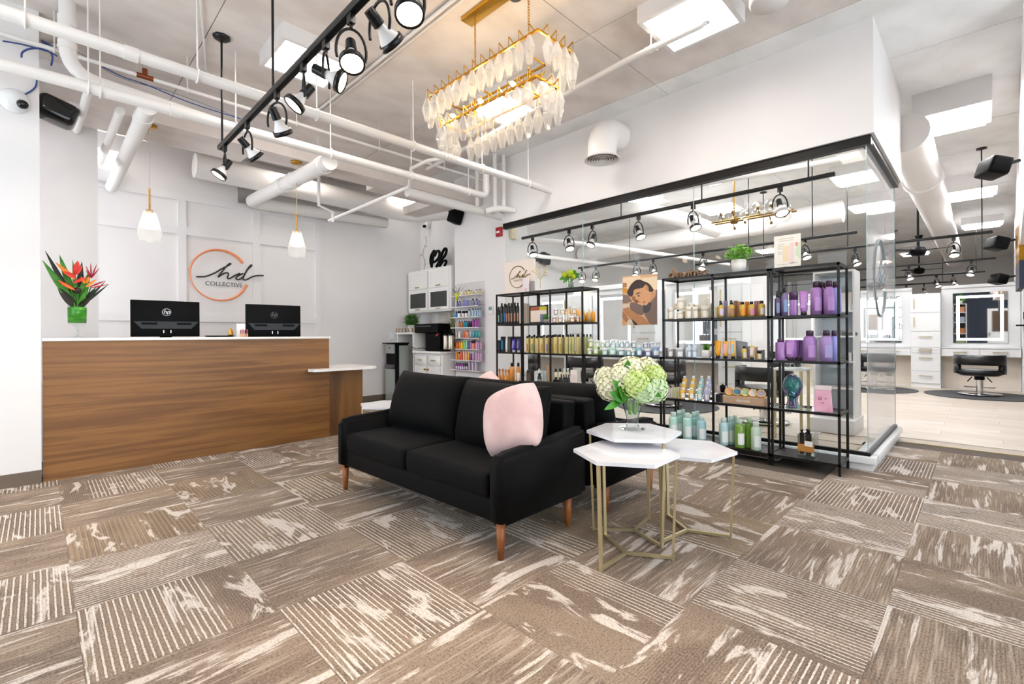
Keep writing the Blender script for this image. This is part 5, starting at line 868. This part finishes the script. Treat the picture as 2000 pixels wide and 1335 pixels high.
p=at(890,421,X=4.9); t=thing('wall_speaker','black speaker hung on the column beside the ceiling pipes','speaker',p); MB().rbox(-.1,-.09,-.13,.1,.09,.11,.035,3).tf(Matrix.Translation(p)@Matrix.Rotation(.25,4,'X')@Matrix.Rotation(.2,4,'Y')).build('cabinet',plast,t); MB().bar(p,p+Vector((.12,0,.06)),.03).build('bracket',black,t)
p=at(833,440,X=5.2); t=thing('bullet_camera','small white round camera on the kitchen wall','security camera',p); MB().ball(p,.06,14,sc=(.8,1,1.1)).build('housing',white_g,t); MB().cyl(p+Vector((-.04,-.01,-.02)),p+Vector((-.075,-.02,-.035)),.028,n=12).build('lens',plast,t); MB().tube(smoothpath([p+Vector((0,0,.05)),p+Vector((.05,-.1,.15)),p+Vector((.08,-.25,.2))],4),.012,6).build('cable',wcab,t)
p=at(976,453,X=4.99); t=thing('fire_alarm','red fire alarm box beside the glass wall','alarm',p); MB().rbox(4.955,p.y-.058,p.z-.07,5.0,p.y+.058,p.z+.07,.006).build('box',mat('alarm_red','#a31a22',.35),t); MB().box(4.952,p.y-.03,p.z-.02,4.955,p.y+.04,p.z+.012).build('white_mark',potw,t)
p=at(1000,457,X=5.03); p=at(1000,457,Y=5.125); t=thing('alarm_strobe','cream alarm sounder behind the glass edge','alarm',p); MB().rbox(p.x-.05,5.08,p.z-.075,p.x+.06,5.13,p.z+.075,.008).build('box',mat('alarm_cream','#e3d3ae',.5),t); MB().ball((p.x,5.08,p.z),.02,8).build('lamp',potw,t)
p=at(959,605,X=4.99); t=thing('thermostat','white thermostat with small screen on the column','thermostat',p); MB().rbox(4.975,p.y-.05,p.z-.07,5.0,p.y+.05,p.z+.07,.006).build('case',white_g,t); MB().box(4.973,p.y-.04,p.z-.005,4.975,p.y+.035,p.z+.05).build('screen',mat('thermo_screen','#7f9a90',.2),t)
p=at(766,657,Y=7.79); t=thing('light_switch','white double light switch by the water cooler','light switch',p); MB().rbox(p.x-.06,7.785,p.z-.065,p.x+.06,7.8,p.z+.065,.004).build('plate',white_g,t)
for s in (-1,1): MB().rbox(p.x+s*.026-.016,7.778,p.z-.035,p.x+s*.026+.016,7.786,p.z+.035,.002).build('rocker',white,t)
# ------------------------------------------------------------------ kitchen corner
def shaker(mb,X,y0,y1,z0,z1,fr=.05): mb.box(X-.02,y0,z0,X,y1,z1); mb.box(X-.028,y0,z0,X-.02,y0+fr,z1).box(X-.028,y1-fr,z0,X-.02,y1,z1).box(X-.028,y0+fr,z0,X-.02,y1-fr,z0+fr).box(X-.028,y0+fr,z1-fr,X-.02,y1-fr,z1); return mb
t=thing('wall_cabinet','white wall cabinet with four doors, two glazed, in the kitchen corner','cabinet',(5.13,7.09,1.6)); MB().box(4.985,6.43,1.6,5.29,7.75,2.375).build('body',cab_m,t)
for y0,y1 in ((6.47,7.06),(7.1,7.71)):
    o=shaker(MB(),4.985,y0,y1,2.03,2.34).build('door',cab_m,t); MB().bar((4.945,(y0+y1)/2-.07,2.06),(4.945,(y0+y1)/2+.07,2.06),.012).box(4.945,(y0+y1)/2-.06,2.055,4.957,(y0+y1)/2-.05,2.065).box(4.945,(y0+y1)/2+.05,2.055,4.957,(y0+y1)/2+.06,2.065).build('handle',brass,o)
    o=MB().box(4.957,y0,1.63,4.985,y0+.05,2.0).box(4.957,y1-.05,1.63,4.985,y1,2.0).box(4.957,y0+.05,1.63,4.985,y1-.05,1.68).box(4.957,y0+.05,1.95,4.985,y1-.05,2.0).build('glazed_door',cab_m,t)
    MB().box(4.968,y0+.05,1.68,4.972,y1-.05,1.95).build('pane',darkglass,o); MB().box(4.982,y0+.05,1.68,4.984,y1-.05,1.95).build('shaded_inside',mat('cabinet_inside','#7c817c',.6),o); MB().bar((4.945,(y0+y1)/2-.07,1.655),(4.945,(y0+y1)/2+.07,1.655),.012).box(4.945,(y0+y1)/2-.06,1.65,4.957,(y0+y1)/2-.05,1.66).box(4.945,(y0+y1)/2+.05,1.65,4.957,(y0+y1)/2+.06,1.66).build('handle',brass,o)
t=thing('base_cabinet','white base cabinet with two drawers and two doors under the coffee machine','cabinet',(5.0,6.77,0)); MB().box(4.74,6.36,0,5.28,7.19,.86).build('body',cab_m,t)
for y0,y1 in ((6.4,6.76),(6.79,7.15)):
    o=MB().rbox(4.715,y0,.66,4.74,y1,.83,.006,1).build('drawer',cab_m,t); MB().bar((4.7,(y0+y1)/2-.06,.75),(4.7,(y0+y1)/2+.06,.75),.012).box(4.7,(y0+y1)/2-.05,.745,4.716,(y0+y1)/2-.04,.755).box(4.7,(y0+y1)/2+.04,.745,4.716,(y0+y1)/2+.05,.755).build('handle',brass,o)
    o=shaker(MB(),4.74,y0,y1,.06,.64,.06).build('door',cab_m,t); k=y1-.03 if y0<6.5 else y0+.03; MB().box(4.69,k-.015,.575,4.712,k+.015,.605).build('knob',mat('knob_gold','#b98a1c',.3,1),o)
single(MB().rbox(4.69,6.355,.865,5.29,7.19,.905,.006),'worktop',quartz,'white worktop on the kitchen base cabinet','worktop')
bs=struct(MB().box(5.275,6.36,.92,5.288,7.2,1.6),'wall_backsplash',mat('splash_grout','#cfc8be',.8))
stone=[noisy('splash_stone_%d'%k,c,d_,(1,1,8),5,.6) for k,(c,d_) in enumerate((('#ded7cc','#d2cabd'),('#d6cdc0','#cbc2b4'),('#e2dcd2','#d6cfc4')))]
for r in range(12):
    for k in range(3):
        y0=6.37+k*.275+(r%2)*.0; MB().box(5.269,y0,.925+r*.056,5.276,y0+.27,.925+r*.056+.053).build('tile',stone[(r+k)%3],bs)
t=thing('cooler_cubby','white raised box shelf above the water cooler','box shelf',(4.97,7.47,.9)); MB().box(4.72,7.2,1.2,5.28,7.79,1.235).box(4.74,7.21,.9,5.28,7.25,1.2).box(4.74,7.73,.9,5.28,7.79,1.2).box(5.2,7.25,.9,5.28,7.73,1.2).box(4.74,7.2,.0,5.28,7.24,.9).build('shelf_box',cab_m,t)
rl=MB()
for y in (7.24,7.35,7.46,7.57,7.68,7.77): rl.box(4.725,y,1.235,4.735,y+.008,1.3)
rl.box(4.724,7.24,1.3,4.736,7.78,1.308).build('gallery_rail',gold,t)
q=at(803,630,X=4.85); pot_plant('topiary','round dark green topiary in a white pot above the water cooler',(4.86,q.y-.0,1.236),.075,.13,potw,.12,.21,1100,.034,noisy('leaf_box','#2c5a17','#477a24',s=25,rough=.6),9)
# water cooler
t=thing('water_cooler','tall silver and black water cooler in the kitchen corner','water cooler',(4.55,7.5,0)); y0,y1,x0,x1=7.32,7.68,4.5,4.7
x0,x1,y0,y1=4.40,4.72,7.36,7.68
MB().box(x0+.06,y0,0,x1,y1,1.03).build('body',plast,t); MB().rbox(x0-.01,y0-.01,1.03,x1+.02,y1+.02,1.05,.005).build('top',plast,t)
MB().box(x0+.03,y0+.02,.02,x0+.06,y1-.02,.58).build('lower_panel',silver,t); MB().box(x0+.03,y0+.02,.86,x0+.06,y1-.02,1.02).build('upper_panel',silver,t); MB().box(x0+.13,y0-.004,.02,x1,y0,1.0).build('side_panel',silver,t)
MB().rbox(x0+.01,y0+.03,.59,x0+.07,y1-.03,.66,.008).build('drip_tray',gray,t); MB().box(x0+.026,y0+.12,.95,x0+.03,y1-.14,.965).build('button',plast,t)
# coffee machine and carafes, cord
q0,q1=at(822,640,X=4.9),at(868,640,X=4.9); y1,y0=q0.y,q1.y; t=thing('coffee_machine','black coffee machine with overhanging top on the kitchen worktop','coffee machine',(5.0,(y0+y1)/2,.905)); ym=at(836,640,X=4.9).y; zt=at(845,632,X=4.9).z
MB().rbox(4.82,y0+.02,.905,5.2,ym-.03,zt-.08,.01).build('body',plast,t); MB().rbox(4.76,y0,zt-.16,5.2,y1,zt,.015).build('head',plast,t); MB().rbox(4.72,y0-.16,.905,5.1,y0+.25,.935,.01).build('base_tray',plast,t); MB().box(4.755,y0+.2,zt-.05,4.76,y1-.05,zt-.035).build('trim',gray,t)
mb=MB(); [mb.box(4.815,y0+.06+.02*k,zt-.2-.008*k,4.819,y0+.085+.02*k,zt-.17-.008*k) for k in range(3)]; mb.build('red_light_mark',mat('mark_red','#b5452a',.4),t)
for k,px in enumerate((871.5,881)):
    y=at(px,670,X=4.82).y; t=thing('carafe','steel thermos carafe with black lid, %s the coffee machine'%('touching' if k==0 else 'one place away from'),'carafe',(4.82,y,.935),0,'steel carafes'); MB().lathe([(0,.935),(.05,.935),(.052,.95),(.052,1.17),(.045,1.19)],18,(4.82,y,0)).build('body',mat('steel_brushed','#b8aea0',.3,1),t); MB().lathe([(.052,1.165),(.05,1.2),(.02,1.22),(0,1.22)],18,(4.82,y,0)).build('lid',plast,t); MB().tube(smoothpath([(4.80,y+.04,1.22),(4.78,y,1.26),(4.8,y-.05,1.22)],4),.008,6).build('handle',plast,t)
single(MB().tube(smoothpath([at(804,676,X=4.74),at(812,681,X=4.72),at(824,679,X=4.72),at(832,681,X=4.76)],5),.006,6),'power_cord',plast,'black cord lying on the worktop before the coffee machine','cord')
mb=MB(); q=Vector((4.95,at(884,640,X=4.95).y,.91)); rr=random.Random(3)
for k in range(24): blade(mb,q+Vector((0,0,.02*k)),q+Vector((rr.uniform(-.12,.05),rr.uniform(-.06,.07),.12+.024*k)),.012,.3,.15,4)
t=thing('trailing_plant','slim olive green plant behind the carafes','potted plant',q); mb.build('foliage',noisy('leaf_olive','#6f7a48','#8d9660',s=20,rough=.6),t); MB().lathe([(0,0),(.04,0),(.05,.08),(0,.08)],14,q).build('pot',potw,t)
# ornaments on the wall cabinet
t=thing('script_letters','black wooden script letters on the white wall cabinet','letters',(5.1,6.6,2.375)); XX=5.08
def zz8(L): return [at(620+a/5,300+b/5,X=XX) for a,b in L]
for s in ([(1145,940),(1130,1010),(1112,1110)],[(1140,945),(1110,1000),(1105,1060),(1118,1105)],[(1145,1000),(1165,955),(1190,955),(1190,1000),(1165,1040),(1135,1060)],[(1160,1105),(1195,1040),(1215,980),(1240,930),(1260,935),(1250,985),(1215,1030),(1195,1060),(1190,1105)],[(1200,1090),(1225,1050),(1255,1045),(1255,1065),(1240,1095)]): MB().tube(smoothpath(zz8(s),5),.024,8).build('letter_stroke',plast,t)
t=thing('bare_twig','bare pale twig leaning in the corner on the wall cabinet','ornament',at(827,526,X=5.1)); mb=MB()
for s in (((828,526),(830,510),(826,500),(822,494)),((829,505),(831,518)),((826,500),(828,485),(833,472),(831,462)),((829,482),(834,481)),((824,497),(820,500))): mb.tube(smoothpath([at(a,b,X=5.1) for a,b in s],4),.006,6)
mb.build('twig',mat('twig_bare','#b5a898',.7),t)
# ------------------------------------------------------------------ the salon beyond the glass
bh=mat('brass_handle','#cdb27a',.3,.9); kick=mat('kick_panel','#d9cfc2',.6)
def led_ring(X,y0,y1,z0,z1,w=.05):
    return MB().box(X-.004,y0,z0,X,y1,z0+w).box(X-.004,y0,z1-w,X,y1,z1).box(X-.004,y0,z0+w,X,y0+w,z1-w).box(X-.004,y1-w,z0+w,X,y1,z1-w)
def handle(X,y,z,l,par,up=False):
    a,b=((X-.03,y,z-l/2),(X-.03,y,z+l/2)) if up else ((X-.03,y-l/2,z),(X-.03,y+l/2,z)); m=MB().bar(a,b,.014)
    for p in (a,b): m.bar(p,(X,p[1],p[2]),.01)
    return m.build('handle',bh,par)
def station(X,yc,label,hw=.575):
    t=thing('styling_station',label,'styling station',(X,yc,0),0,'white styling stations'); Xd=X-.36
    MB().box(X-.06,yc-hw,.0,X,yc+hw,2.16).box(X-.09,yc-hw,2.1,X-.06,yc+hw,2.16).build('back_panel',white_g,t); MB().box(X-.065,yc-hw+.02,.02,X-.06,yc+hw-.02,.66).build('kick_panel',kick,t)
    Xm=X-.06; MB().box(Xm-.02,yc-.40,.95,Xm,yc+.40,1.99).build('mirror',mirror,t); led_ring(Xm-.021,yc-.345,yc+.345,1.0,1.93).build('mirror_light',led,t)
    MB().box(Xd,yc-hw,.84,X-.06,yc+hw,.865).build('counter',white_g,t); MB().box(Xd+.03,yc-hw,.67,X-.07,yc+hw,.84).build('apron',white_w,t)
    for s in (-1,1):
        o=MB().rbox(Xd+.01,yc+s*hw/2-hw/2+.005,.68,Xd+.03,yc+s*hw/2+hw/2-.005,.835,.003,1,smooth=False).build('drawer',white,t); handle(Xd+.01,yc+s*hw/2,.765,.2,o)
    return t
def tall_cab(X,yc,label,w=.24):
    t=thing('tall_cabinet',label,'cabinet',(X,yc,0),0,'white tall cabinets between stations'); Xf=X-.42
    MB().box(Xf+.02,yc-w,.0,X,yc+w,2.0).build('body',white,t)
    for z0,z1,k in ((1.6,1.99,1),(1.2,1.59,1),(.86,1.19,0),(.8,.855,0),(.74,.795,0),(.36,.735,0),(.1,.355,0)):
        o=MB().rbox(Xf,yc-w+.004,z0,Xf+.02,yc+w-.004,z1,.003,1,smooth=False).build('door' if k else 'drawer',white,t); handle(Xf,yc+w-.06 if k else yc,(z0+z1)/2 if (k or z1-z0<.1) else z1-.1,.2,o,bool(k))
    return t
XS=13.7
for k,l in enumerate(('white styling station with lit mirror, in full view beyond the entrance','white styling station with lit mirror, partly behind the side glass pane','white styling station in the far row, third from the salon soffit','white styling station in the far row, fourth from the salon soffit','white styling station in the far row, fifth from the salon soffit')):
    yc=.045+1.635*k; station(XS,yc,l); tall_cab(XS,yc+.8175,'white tall cabinet '+('between the fully visible station and the side glass' if k==0 else 'in the far row, %s from the entrance'%ORD[k]))
tall_cab(XS,-.78,'white tall cabinet at the right end of the far row, by the picture edge')
st=struct(MB().box(8.36,2.72,0,9.24,7.75,2.2),'wall_island',white_w)
for k,(yc,l) in enumerate(((3.65,'third lit styling station on the island, beside the beige cabinets'),(5.29,'second lit styling station on the island, left of the poster'),(6.92,'first lit styling station on the island, nearest the column'))): station(8.36,yc,l,.56); tall_cab(8.355,yc+.82,'tall cabinet on the island, on the column side of the %s station'%('third','second','first')[k]) if k<2 else None
t=tall_cab(8.355,2.915,'beige tall cabinet at the near end of the island',.19)
def salon_chair():
    t=thing('salon_chair','black salon chair','chair',(0,0,0),0,'black salon chairs'); lea=mat('black_leather','#0f1012',.35)
    def band(r0,r1,z0,z1,a0,a1,n,name):
        vs=[];fs=[]
        for i in range(n+1):
            a=a0+(a1-a0)*i/n; c,s=math.cos(a),math.sin(a); vs+=[(r1*c,r1*1.1*s,z0),(r1*c,r1*1.1*s,z1),(r0*c,r0*1.1*s,z1),(r0*c,r0*1.1*s,z0)]
        for i in range(n):
            for k in range(4): fs.append((4*i+k,4*i+4+k,4*i+4+(k+1)%4,4*i+(k+1)%4))
        fs+=[(0,1,2,3),(4*n+3,4*n+2,4*n+1,4*n)]; bm=bmesh.new(); V=[bm.verts.new(v) for v in vs]
        for f in fs: bm.faces.new([V[i] for i in f])
        bmesh.ops.recalc_face_normals(bm,faces=bm.faces[:]); m=MB(); m.bm(bm); return m.build(name,lea,t)
    band(.25,.32,.56,.74,PI*.42,PI*1.58,20,'backrest'); band(.26,.32,.40,.575,PI*.45,PI*.68,5,'armrest'); band(.26,.32,.40,.575,PI*1.32,PI*1.55,5,'armrest')
    MB().lathe([(0,.36),(.24,.36),(.315,.41),(.315,.46),(.27,.475),(0,.475)],28).tf(Matrix.Diagonal((1,1.08,1,1))).build('seat',lea,t)
    MB().cyl((0,0,.03),(0,0,.3),.05,n=18).build('hydraulic_column',chrome,t); MB().cyl((0,0,.28),(0,0,.37),.07,n=14).bar((0,-.1,.33),(.05,-.16,.24),.012).bar((0,.1,.33),(.05,.16,.24),.012).build('lever',plast,t)
    MB().lathe([(0,0.02),(.3,.02),(.3,.03),(.1,.045),(0,.045)],32).build('base_disc',chrome,t); MB().tube([(.12,-.2,.14),(.3,-.2,.12),(.3,.2,.12),(.12,.2,.14)],.012,6).bar((0,0,.2),(.3,0,.13),.02).build('footrest',chrome,t)
    return t
sc0=salon_chair(); spots=[((12.25,.045,.013),0,'facing the fully visible lit mirror beyond the entrance'),((12.3,1.6,.013),.5,'partly hidden by the side glass pane'),((6.75,2.05,.0),-.2,'close behind the wide rack with the plant'),((7.2,3.7,.013),.3,'before the third island mirror'),((7.25,5.3,.013),.15,'before the second island mirror'),((7.25,6.95,.013),.2,'before the first island mirror'),((12.3,3.3,.013),0,'in the far row behind the glass'),((12.3,4.95,.013),0,'in the far row, further from the entrance')]
for k,(l,a,s) in enumerate(spots):
    c=sc0 if k==0 else dup(sc0,l,a,'black salon chair '+s); c.location=l; c.rotation_euler=(0,0,a); c['label']='black salon chair '+s
mt=mat('mat_rubber','#3f4043',.6)
for k,(x,y,l) in enumerate(((12.3,.045,'before the fully visible station'),(12.3,1.68,'partly behind the side glass pane'),(7.25,3.65,'before the third island mirror'),(7.25,5.29,'before the second island mirror'),(7.25,6.92,'before the first island mirror'))):
    single(MB().prism([(x+.75*math.cos(a)*(1 if math.cos(a)>0 else 1.15),y+.78*math.sin(a)) for a in [2*PI*i/36 for i in range(36)]],0,.013),'floor_mat',mt,'dark oval salon mat '+l,'mat','salon mats')
# salon tracks with spot heads
sp0=None
def strack(x,y0,y1,z,label,heads,rods):
    global sp0
    t=thing('track_light',label,'track light',(x,(y0+y1)/2,z),0,'salon track lights'); MB().rbox(x-.02,y0,z-.02,x+.02,y1,z+.02,.006,1).build('rail',track_m,t)
    for y in rods: MB().cyl((x,y,z),(x,y,CE),.008,n=6).build('hanging_rod',track_m,t); MB().lathe([(0,CE),(.06,CE),(.06,CE-.02),(0,CE-.03)],10,(x,y,0)).build('canopy',track_m,t)
    for i,y in enumerate(heads):
        a=R.uniform(-.5,1.4); l='black spot head, %s from right on %s'%(ORD[i],label.replace('black salon ',''))
        if sp0 is None: sp0=thing('spot_head',l,'spotlight',(0,0,0),0,'salon spot heads'); head(sp0,0,.45); h=sp0
        else: h=dup(sp0,(0,0,0),0,l)
        h.location=(x,y,z-.02); h.rotation_euler=(0,0,a)
strack(5.32,.98,5.07,2.675,'black salon track right behind the glass wall',[1.45,2.35,3.05,3.75,4.15,4.85],[1.2,2.25,3.3])
strack(8.2,1.25,6.15,2.6,'black salon track above the styling island',[1.9,2.9,3.45,4.4,4.75,5.7,6.05],[1.8,2.7,4.9])
strack(9.6,-.11,4.2,2.6,'black salon track behind the island, ending near the soffit',[.3,1.5,2.6],[.0,1.6,2.9])
strack(13.05,-.19,4.3,2.6,'black salon track above the far styling row',[.15,1.1,2.2],[0,1.5])
strack(15.7,-.05,4.3,2.6,'black salon track beyond the far styling row',[.5,.8,1.9],[.1,1.6])
strack(18.2,.5,4.0,2.6,'black salon track furthest back in the salon',[1.2,1.6],[.8])
# salon speakers, fans, lamp, retail shelf, cart, panel
for k,(px,py,x,l) in enumerate(((1940,328,7.0,'black wall speaker nearest, angled high on the salon soffit'),(1947,476,10.0,'black wall speaker further along the salon soffit'),(1950,545,12.6,'small black wall speaker at the far end of the salon soffit'))):
    p=at(px,py,X=x); wy=-.24-(x-5.5)*.52/18.55; t=thing('wall_speaker',l,'speaker',p,0,'salon wall speakers'); MB().rbox(-.13,-.09,-.09,.13,.09,.09,.03,2).tf(Matrix.Translation(p)@Matrix.Rotation(.5,4,'Z')@Matrix.Rotation(.3,4,'X')).build('cabinet',plast,t); MB().bar(p,(p.x+.08,wy+.005,p.z+.05),.03).build('bracket',black,t)
for px,py,l,r in ((1052.5,503,'small dark oval speaker high on the salon back wall',.09),(1065,505,'larger dark speaker high on the salon back wall',.16)):
    p=at(px,py,Y=7.7); single(MB().rbox(-r*1.0,-.09,-r*.9,r*1.0,.09,r*.9,r*.5,3).tf(Matrix.Translation((p.x,7.7,p.z))@Matrix.Rotation(.2,4,'Y')),'wall_speaker',dgray,l,'speaker','salon wall speakers')
for px,py,x,l in ((1793,490,11.5,'black ceiling fan in the salon beside the big duct'),(1795,528,17.0,'small black ceiling fan at the back of the salon')):
    p=at(px,py,X=x); t=thing('ceiling_fan',l,'ceiling fan',p); MB().lathe([(0,-.1),(.1,-.08),(.13,0),(.1,.06),(.02,.08),(.02,.12)],16,p).cyl(p+Vector((0,0,.1)),(p.x,p.y,CE),.018,n=8).lathe([(0,CE),(.09,CE),(.06,CE-.08),(0,CE-.08)],12,(p.x,p.y,0)).build('motor',plast,t)
    for k in range(3):
        a=k*2*PI/3+.35; d=Vector((math.cos(a),math.sin(a),0)); n=Vector((-d.y,d.x,.12)); MB().add([p+d*.12-n*.05,p+d*.5-n*.06,p+d*.5+n*.06,p+d*.12+n*.05,p+d*.12-n*.05+Vector((0,0,.012)),p+d*.5-n*.06+Vector((0,0,.012)),p+d*.5+n*.06+Vector((0,0,.012)),p+d*.12+n*.05+Vector((0,0,.012))],[(3,2,1,0),(4,5,6,7),(0,1,5,4),(1,2,6,5),(2,3,7,6),(3,0,4,7)]).build('blade',plast,t)
p=at(1412,433,X=7.5); q=at(1530,418,X=7.5); t=thing('globe_chandelier','brass chandelier with clear glass globes behind the glass wall','chandelier',(7.5,(p.y+q.y)/2,2.7)); zc=2.9; bg=mat('aged_brass','#8a6a34',.3,1); gg=glassmat('globe_glass',(.9,.9,.89,1),1.45,2.2)
for dx in (-.07,.07): MB().cyl((7.5+dx,q.y-.15,zc),(7.5+dx,p.y+.15,zc),.014,n=8).build('arm',bg,t)
yc=(p.y*.8+q.y*.2); MB().cyl((7.5,yc,zc),(7.5,yc,CE),.014,n=8).lathe([(0,CE),(.08,CE),(.08,CE-.03),(0,CE-.03)],16,(7.5,yc,0)).lathe([(0,-.06),(.05,-.05),(.06,0),(.05,.05),(0,.06)],14,(7.5,yc,zc)).build('stem',bg,t)
for k in range(12):
    y=q.y-.1+(p.y-q.y+.2)*(k+.5)/12; s=1 if k%2 else -1; c=Vector((7.5+.16*s,y,zc+.09*(1 if k%3 else -1))); o=MB().cyl((7.5+.07*s,y,zc),c,.008,n=6).lathe([(0,-.02),(.02,-.02),(.02,.02),(0,.02)],8,c).build('bulb_holder',bg,t); MB().ball(c,.088,14).build('globe',gg,o); MB().ball(c+Vector((0,0,.03)),.016,8).build('bulb',lens,o)
t=thing('retail_shelf','white open shelving unit on a plinth inside the glass corner','shelf unit',(6.85,1.25,0)); MB().box(6.55,1.04,0,7.15,1.5,.16).build('plinth',white_w,t); bl=mat('shelf_back','#cfd8de',.5)
MB().box(7.1,1.06,.16,7.12,1.48,1.92).build('back',bl,t)
for y in (1.06,1.46): MB().box(6.75,y,.16,7.12,y+.02,1.92).build('side',white_w,t)
for z in (.5,.82,1.12,1.42,1.9): MB().box(6.75,1.08,z,7.1,1.46,z+.02).build('shelf_board',white_w,t)
for k,(z,y,w,h,c) in enumerate(((.84,1.25,.05,.1,'#e9e4e4'),(.84,1.12,.05,.09,'#f0dfe2'),(.84,1.0,.05,.1,'#e4e4e8'),(1.14,1.22,.12,.03,'#4a4a4c'),(1.14,1.0,.14,.04,'#6b6b6b'),(1.44,1.25,.04,.07,'#e6e6e6'),(1.44,1.15,.04,.07,'#d9d9dc'),(1.44,1.05,.04,.07,'#e6e6e6'),(1.44,.97,.04,.07,'#d9d9dc'))): single(MB().rbox(6.78,y+.12-w/2,z,6.86,y+.12+w/2,z+h,.004,1,smooth=False),'small_box',mat('small_box_%s'%c.strip('#'),c,.5),'little %s box on the %s board of the white retail shelf, %s in line'%('dark' if c in('#4a4a4c','#6b6b6b') else 'pale',{.84:'lower',1.14:'middle',1.44:'upper'}[z],ORD[k]),'box','boxes on the white retail shelf')
mb=MB(); mb.add([(6.78,1.3,1.64),(6.78,1.0,1.64),(6.86,1.0,1.86),(6.86,1.3,1.86),(6.79,1.3,1.64),(6.79,1.0,1.64),(6.87,1.0,1.86),(6.87,1.3,1.86)],[(0,1,2,3),(7,6,5,4),(0,4,5,1),(1,5,6,2),(2,6,7,3),(3,7,4,0)]); mb.tf(Matrix.Translation((0,.1,-.2))); single(mb,'desk_calendar',potw,'white tilted card on the white retail shelf','card')
tr=thing('tool_trolley','slim salon trolley with brass legs and two glass bowls behind the corner rack','trolley',(6.0,1.5,0))
for x in (5.85,6.15):
    for y in (1.4,1.66): MB().bar((x,y,0),(x,y,.78),.025).build('leg',brass2,tr)
MB().box(5.82,1.37,.76,6.18,1.69,.78).build('top',white_g,tr); MB().box(5.82,1.37,.3,6.18,1.69,.31).build('shelf',shelfglass,tr)
for k,(x,y) in enumerate(((5.95,1.44),(6.05,1.6))):
    b=thing('tint_bowl','clear bowl with black lid on the brass legged trolley, %s one'%('front','rear')[k],'bowl',(x,y,.78),0,'bowls on the trolley'); MB().lathe([(0,.78),(.04,.78),(.07,.86),(.067,.86),(.0,.79)],16,(x,y,0)).build('bowl',vaseglass,b); MB().lathe([(.075,.86),(.075,.87),(.01,.885),(.012,.9),(0,.905)],16,(x,y,0)).build('lid',plast,b)
t=thing('hanging_panel','brass and navy panel on the salon soffit at the picture edge','wall panel',(8.5,-.3,1.7)); MB().box(8.2,-.36,2.02,9.1,-.31,2.5).build('brass_panel',gold,t); MB().box(8.2,-.36,1.7,9.1,-.31,2.02).build('navy_panel',navy,t)
# binders and jars on a shelf reflected / seen past the island
# what the salon mirrors show: navy wall with bookcase, exit sign, plants
t=thing('bookcase','pale bookcase against the navy rear wall','bookcase',(-2.05,.72,0)); ow=wood('oak_pale','#a98a62','#cdb58f','Z')
for y in (.5,.92): MB().box(-2.2,y,0,-1.9,y+.03,2.45).build('side',potw,t)
for z in (.1,.6,1.1,1.6,2.05,2.43): MB().box(-2.19,.53,z,-1.9,.92,z+.025).build('shelf_board',potw,t)
for k,(z,c) in enumerate(((1.125,'#b5764a'),(1.625,'#a9b0c4'),(2.075,'#c98f6a'),(.625,'#8a9a6a'))): single(MB().rbox(-2.15,.56,z,-1.95,.86,z+.24,.01,1,smooth=False),'storage_box',mat('storage_%d'%k,c,.6),'coloured storage box on bookcase shelf %s from the floor'%ORD[k],'box')
pot_plant('potted_plant','bushy green plant on top of the pale bookcase',(-2.05,.72,2.456),.09,.14,potw,.16,.24,300,.05,leafl,12)
t=thing('exit_sign','white exit sign with red letters on the navy rear wall','exit sign',(-2.17,-.42,2.95)); MB().box(-2.2,-.6,2.85,-2.14,-.24,3.05).build('case',potw,t); o=text('EXIT',.16,t,mat('exit_red','#e01f2c',.4,emit=1.5),(-2.138,-.42,2.95),(PI/2,0,PI/2),extrude=.001)
t=thing('inner_door','white door in the navy rear wall beside the exit sign','door',(-2.18,-.65,0)); MB().box(-2.198,-1.1,.02,-2.17,-.15,2.2).build('leaf',potw,t); MB().box(-2.17,-.8,1.2,-2.15,-.3,2.1).build('pane',mat('door_shelf_view','#5a4636',.6),t); MB().bar((-2.14,-.22,1.0),(-2.14,-.22,1.15),.02).bar((-2.17,-.22,1.07),(-2.14,-.22,1.07),.014).build('handle',plast,t)
# round logo decal on the side glass pane
q=at(1720,543,Y=.69); rv=q.z-at(1720,617,Y=.69).z; hx=(at(1733.5,543,Y=.69).x-at(1706,543,Y=.69).x)/2; dcm=mat('decal_grey','#848d90',.5); t=thing('glass_decal','grey round hd logo on the side glass pane','decal',(q.x,.69,q.z-rv)); logo(t,lambda x,y,o:Vector((q.x+rv*.92*x,.692,q.z+rv*y)),rv,dcm,dcm,rw=(.022,.05),sw=.013)
p=at(1993,635,X=13.25); t=thing('tool_holder','black rod holder on the cabinet at the picture edge','tool holder',p); MB().bar(p+Vector((0,.06,0)),p+Vector((0,-.2,0)),.03).bar(p+Vector((0,-.15,0)),(13.3,p.y-.15,p.z),.02).build('rod',plast,t); MB().box(13.27,p.y-.08,p.z+.12,13.285,p.y-.04,p.z+.26).build('pull',plast,t)
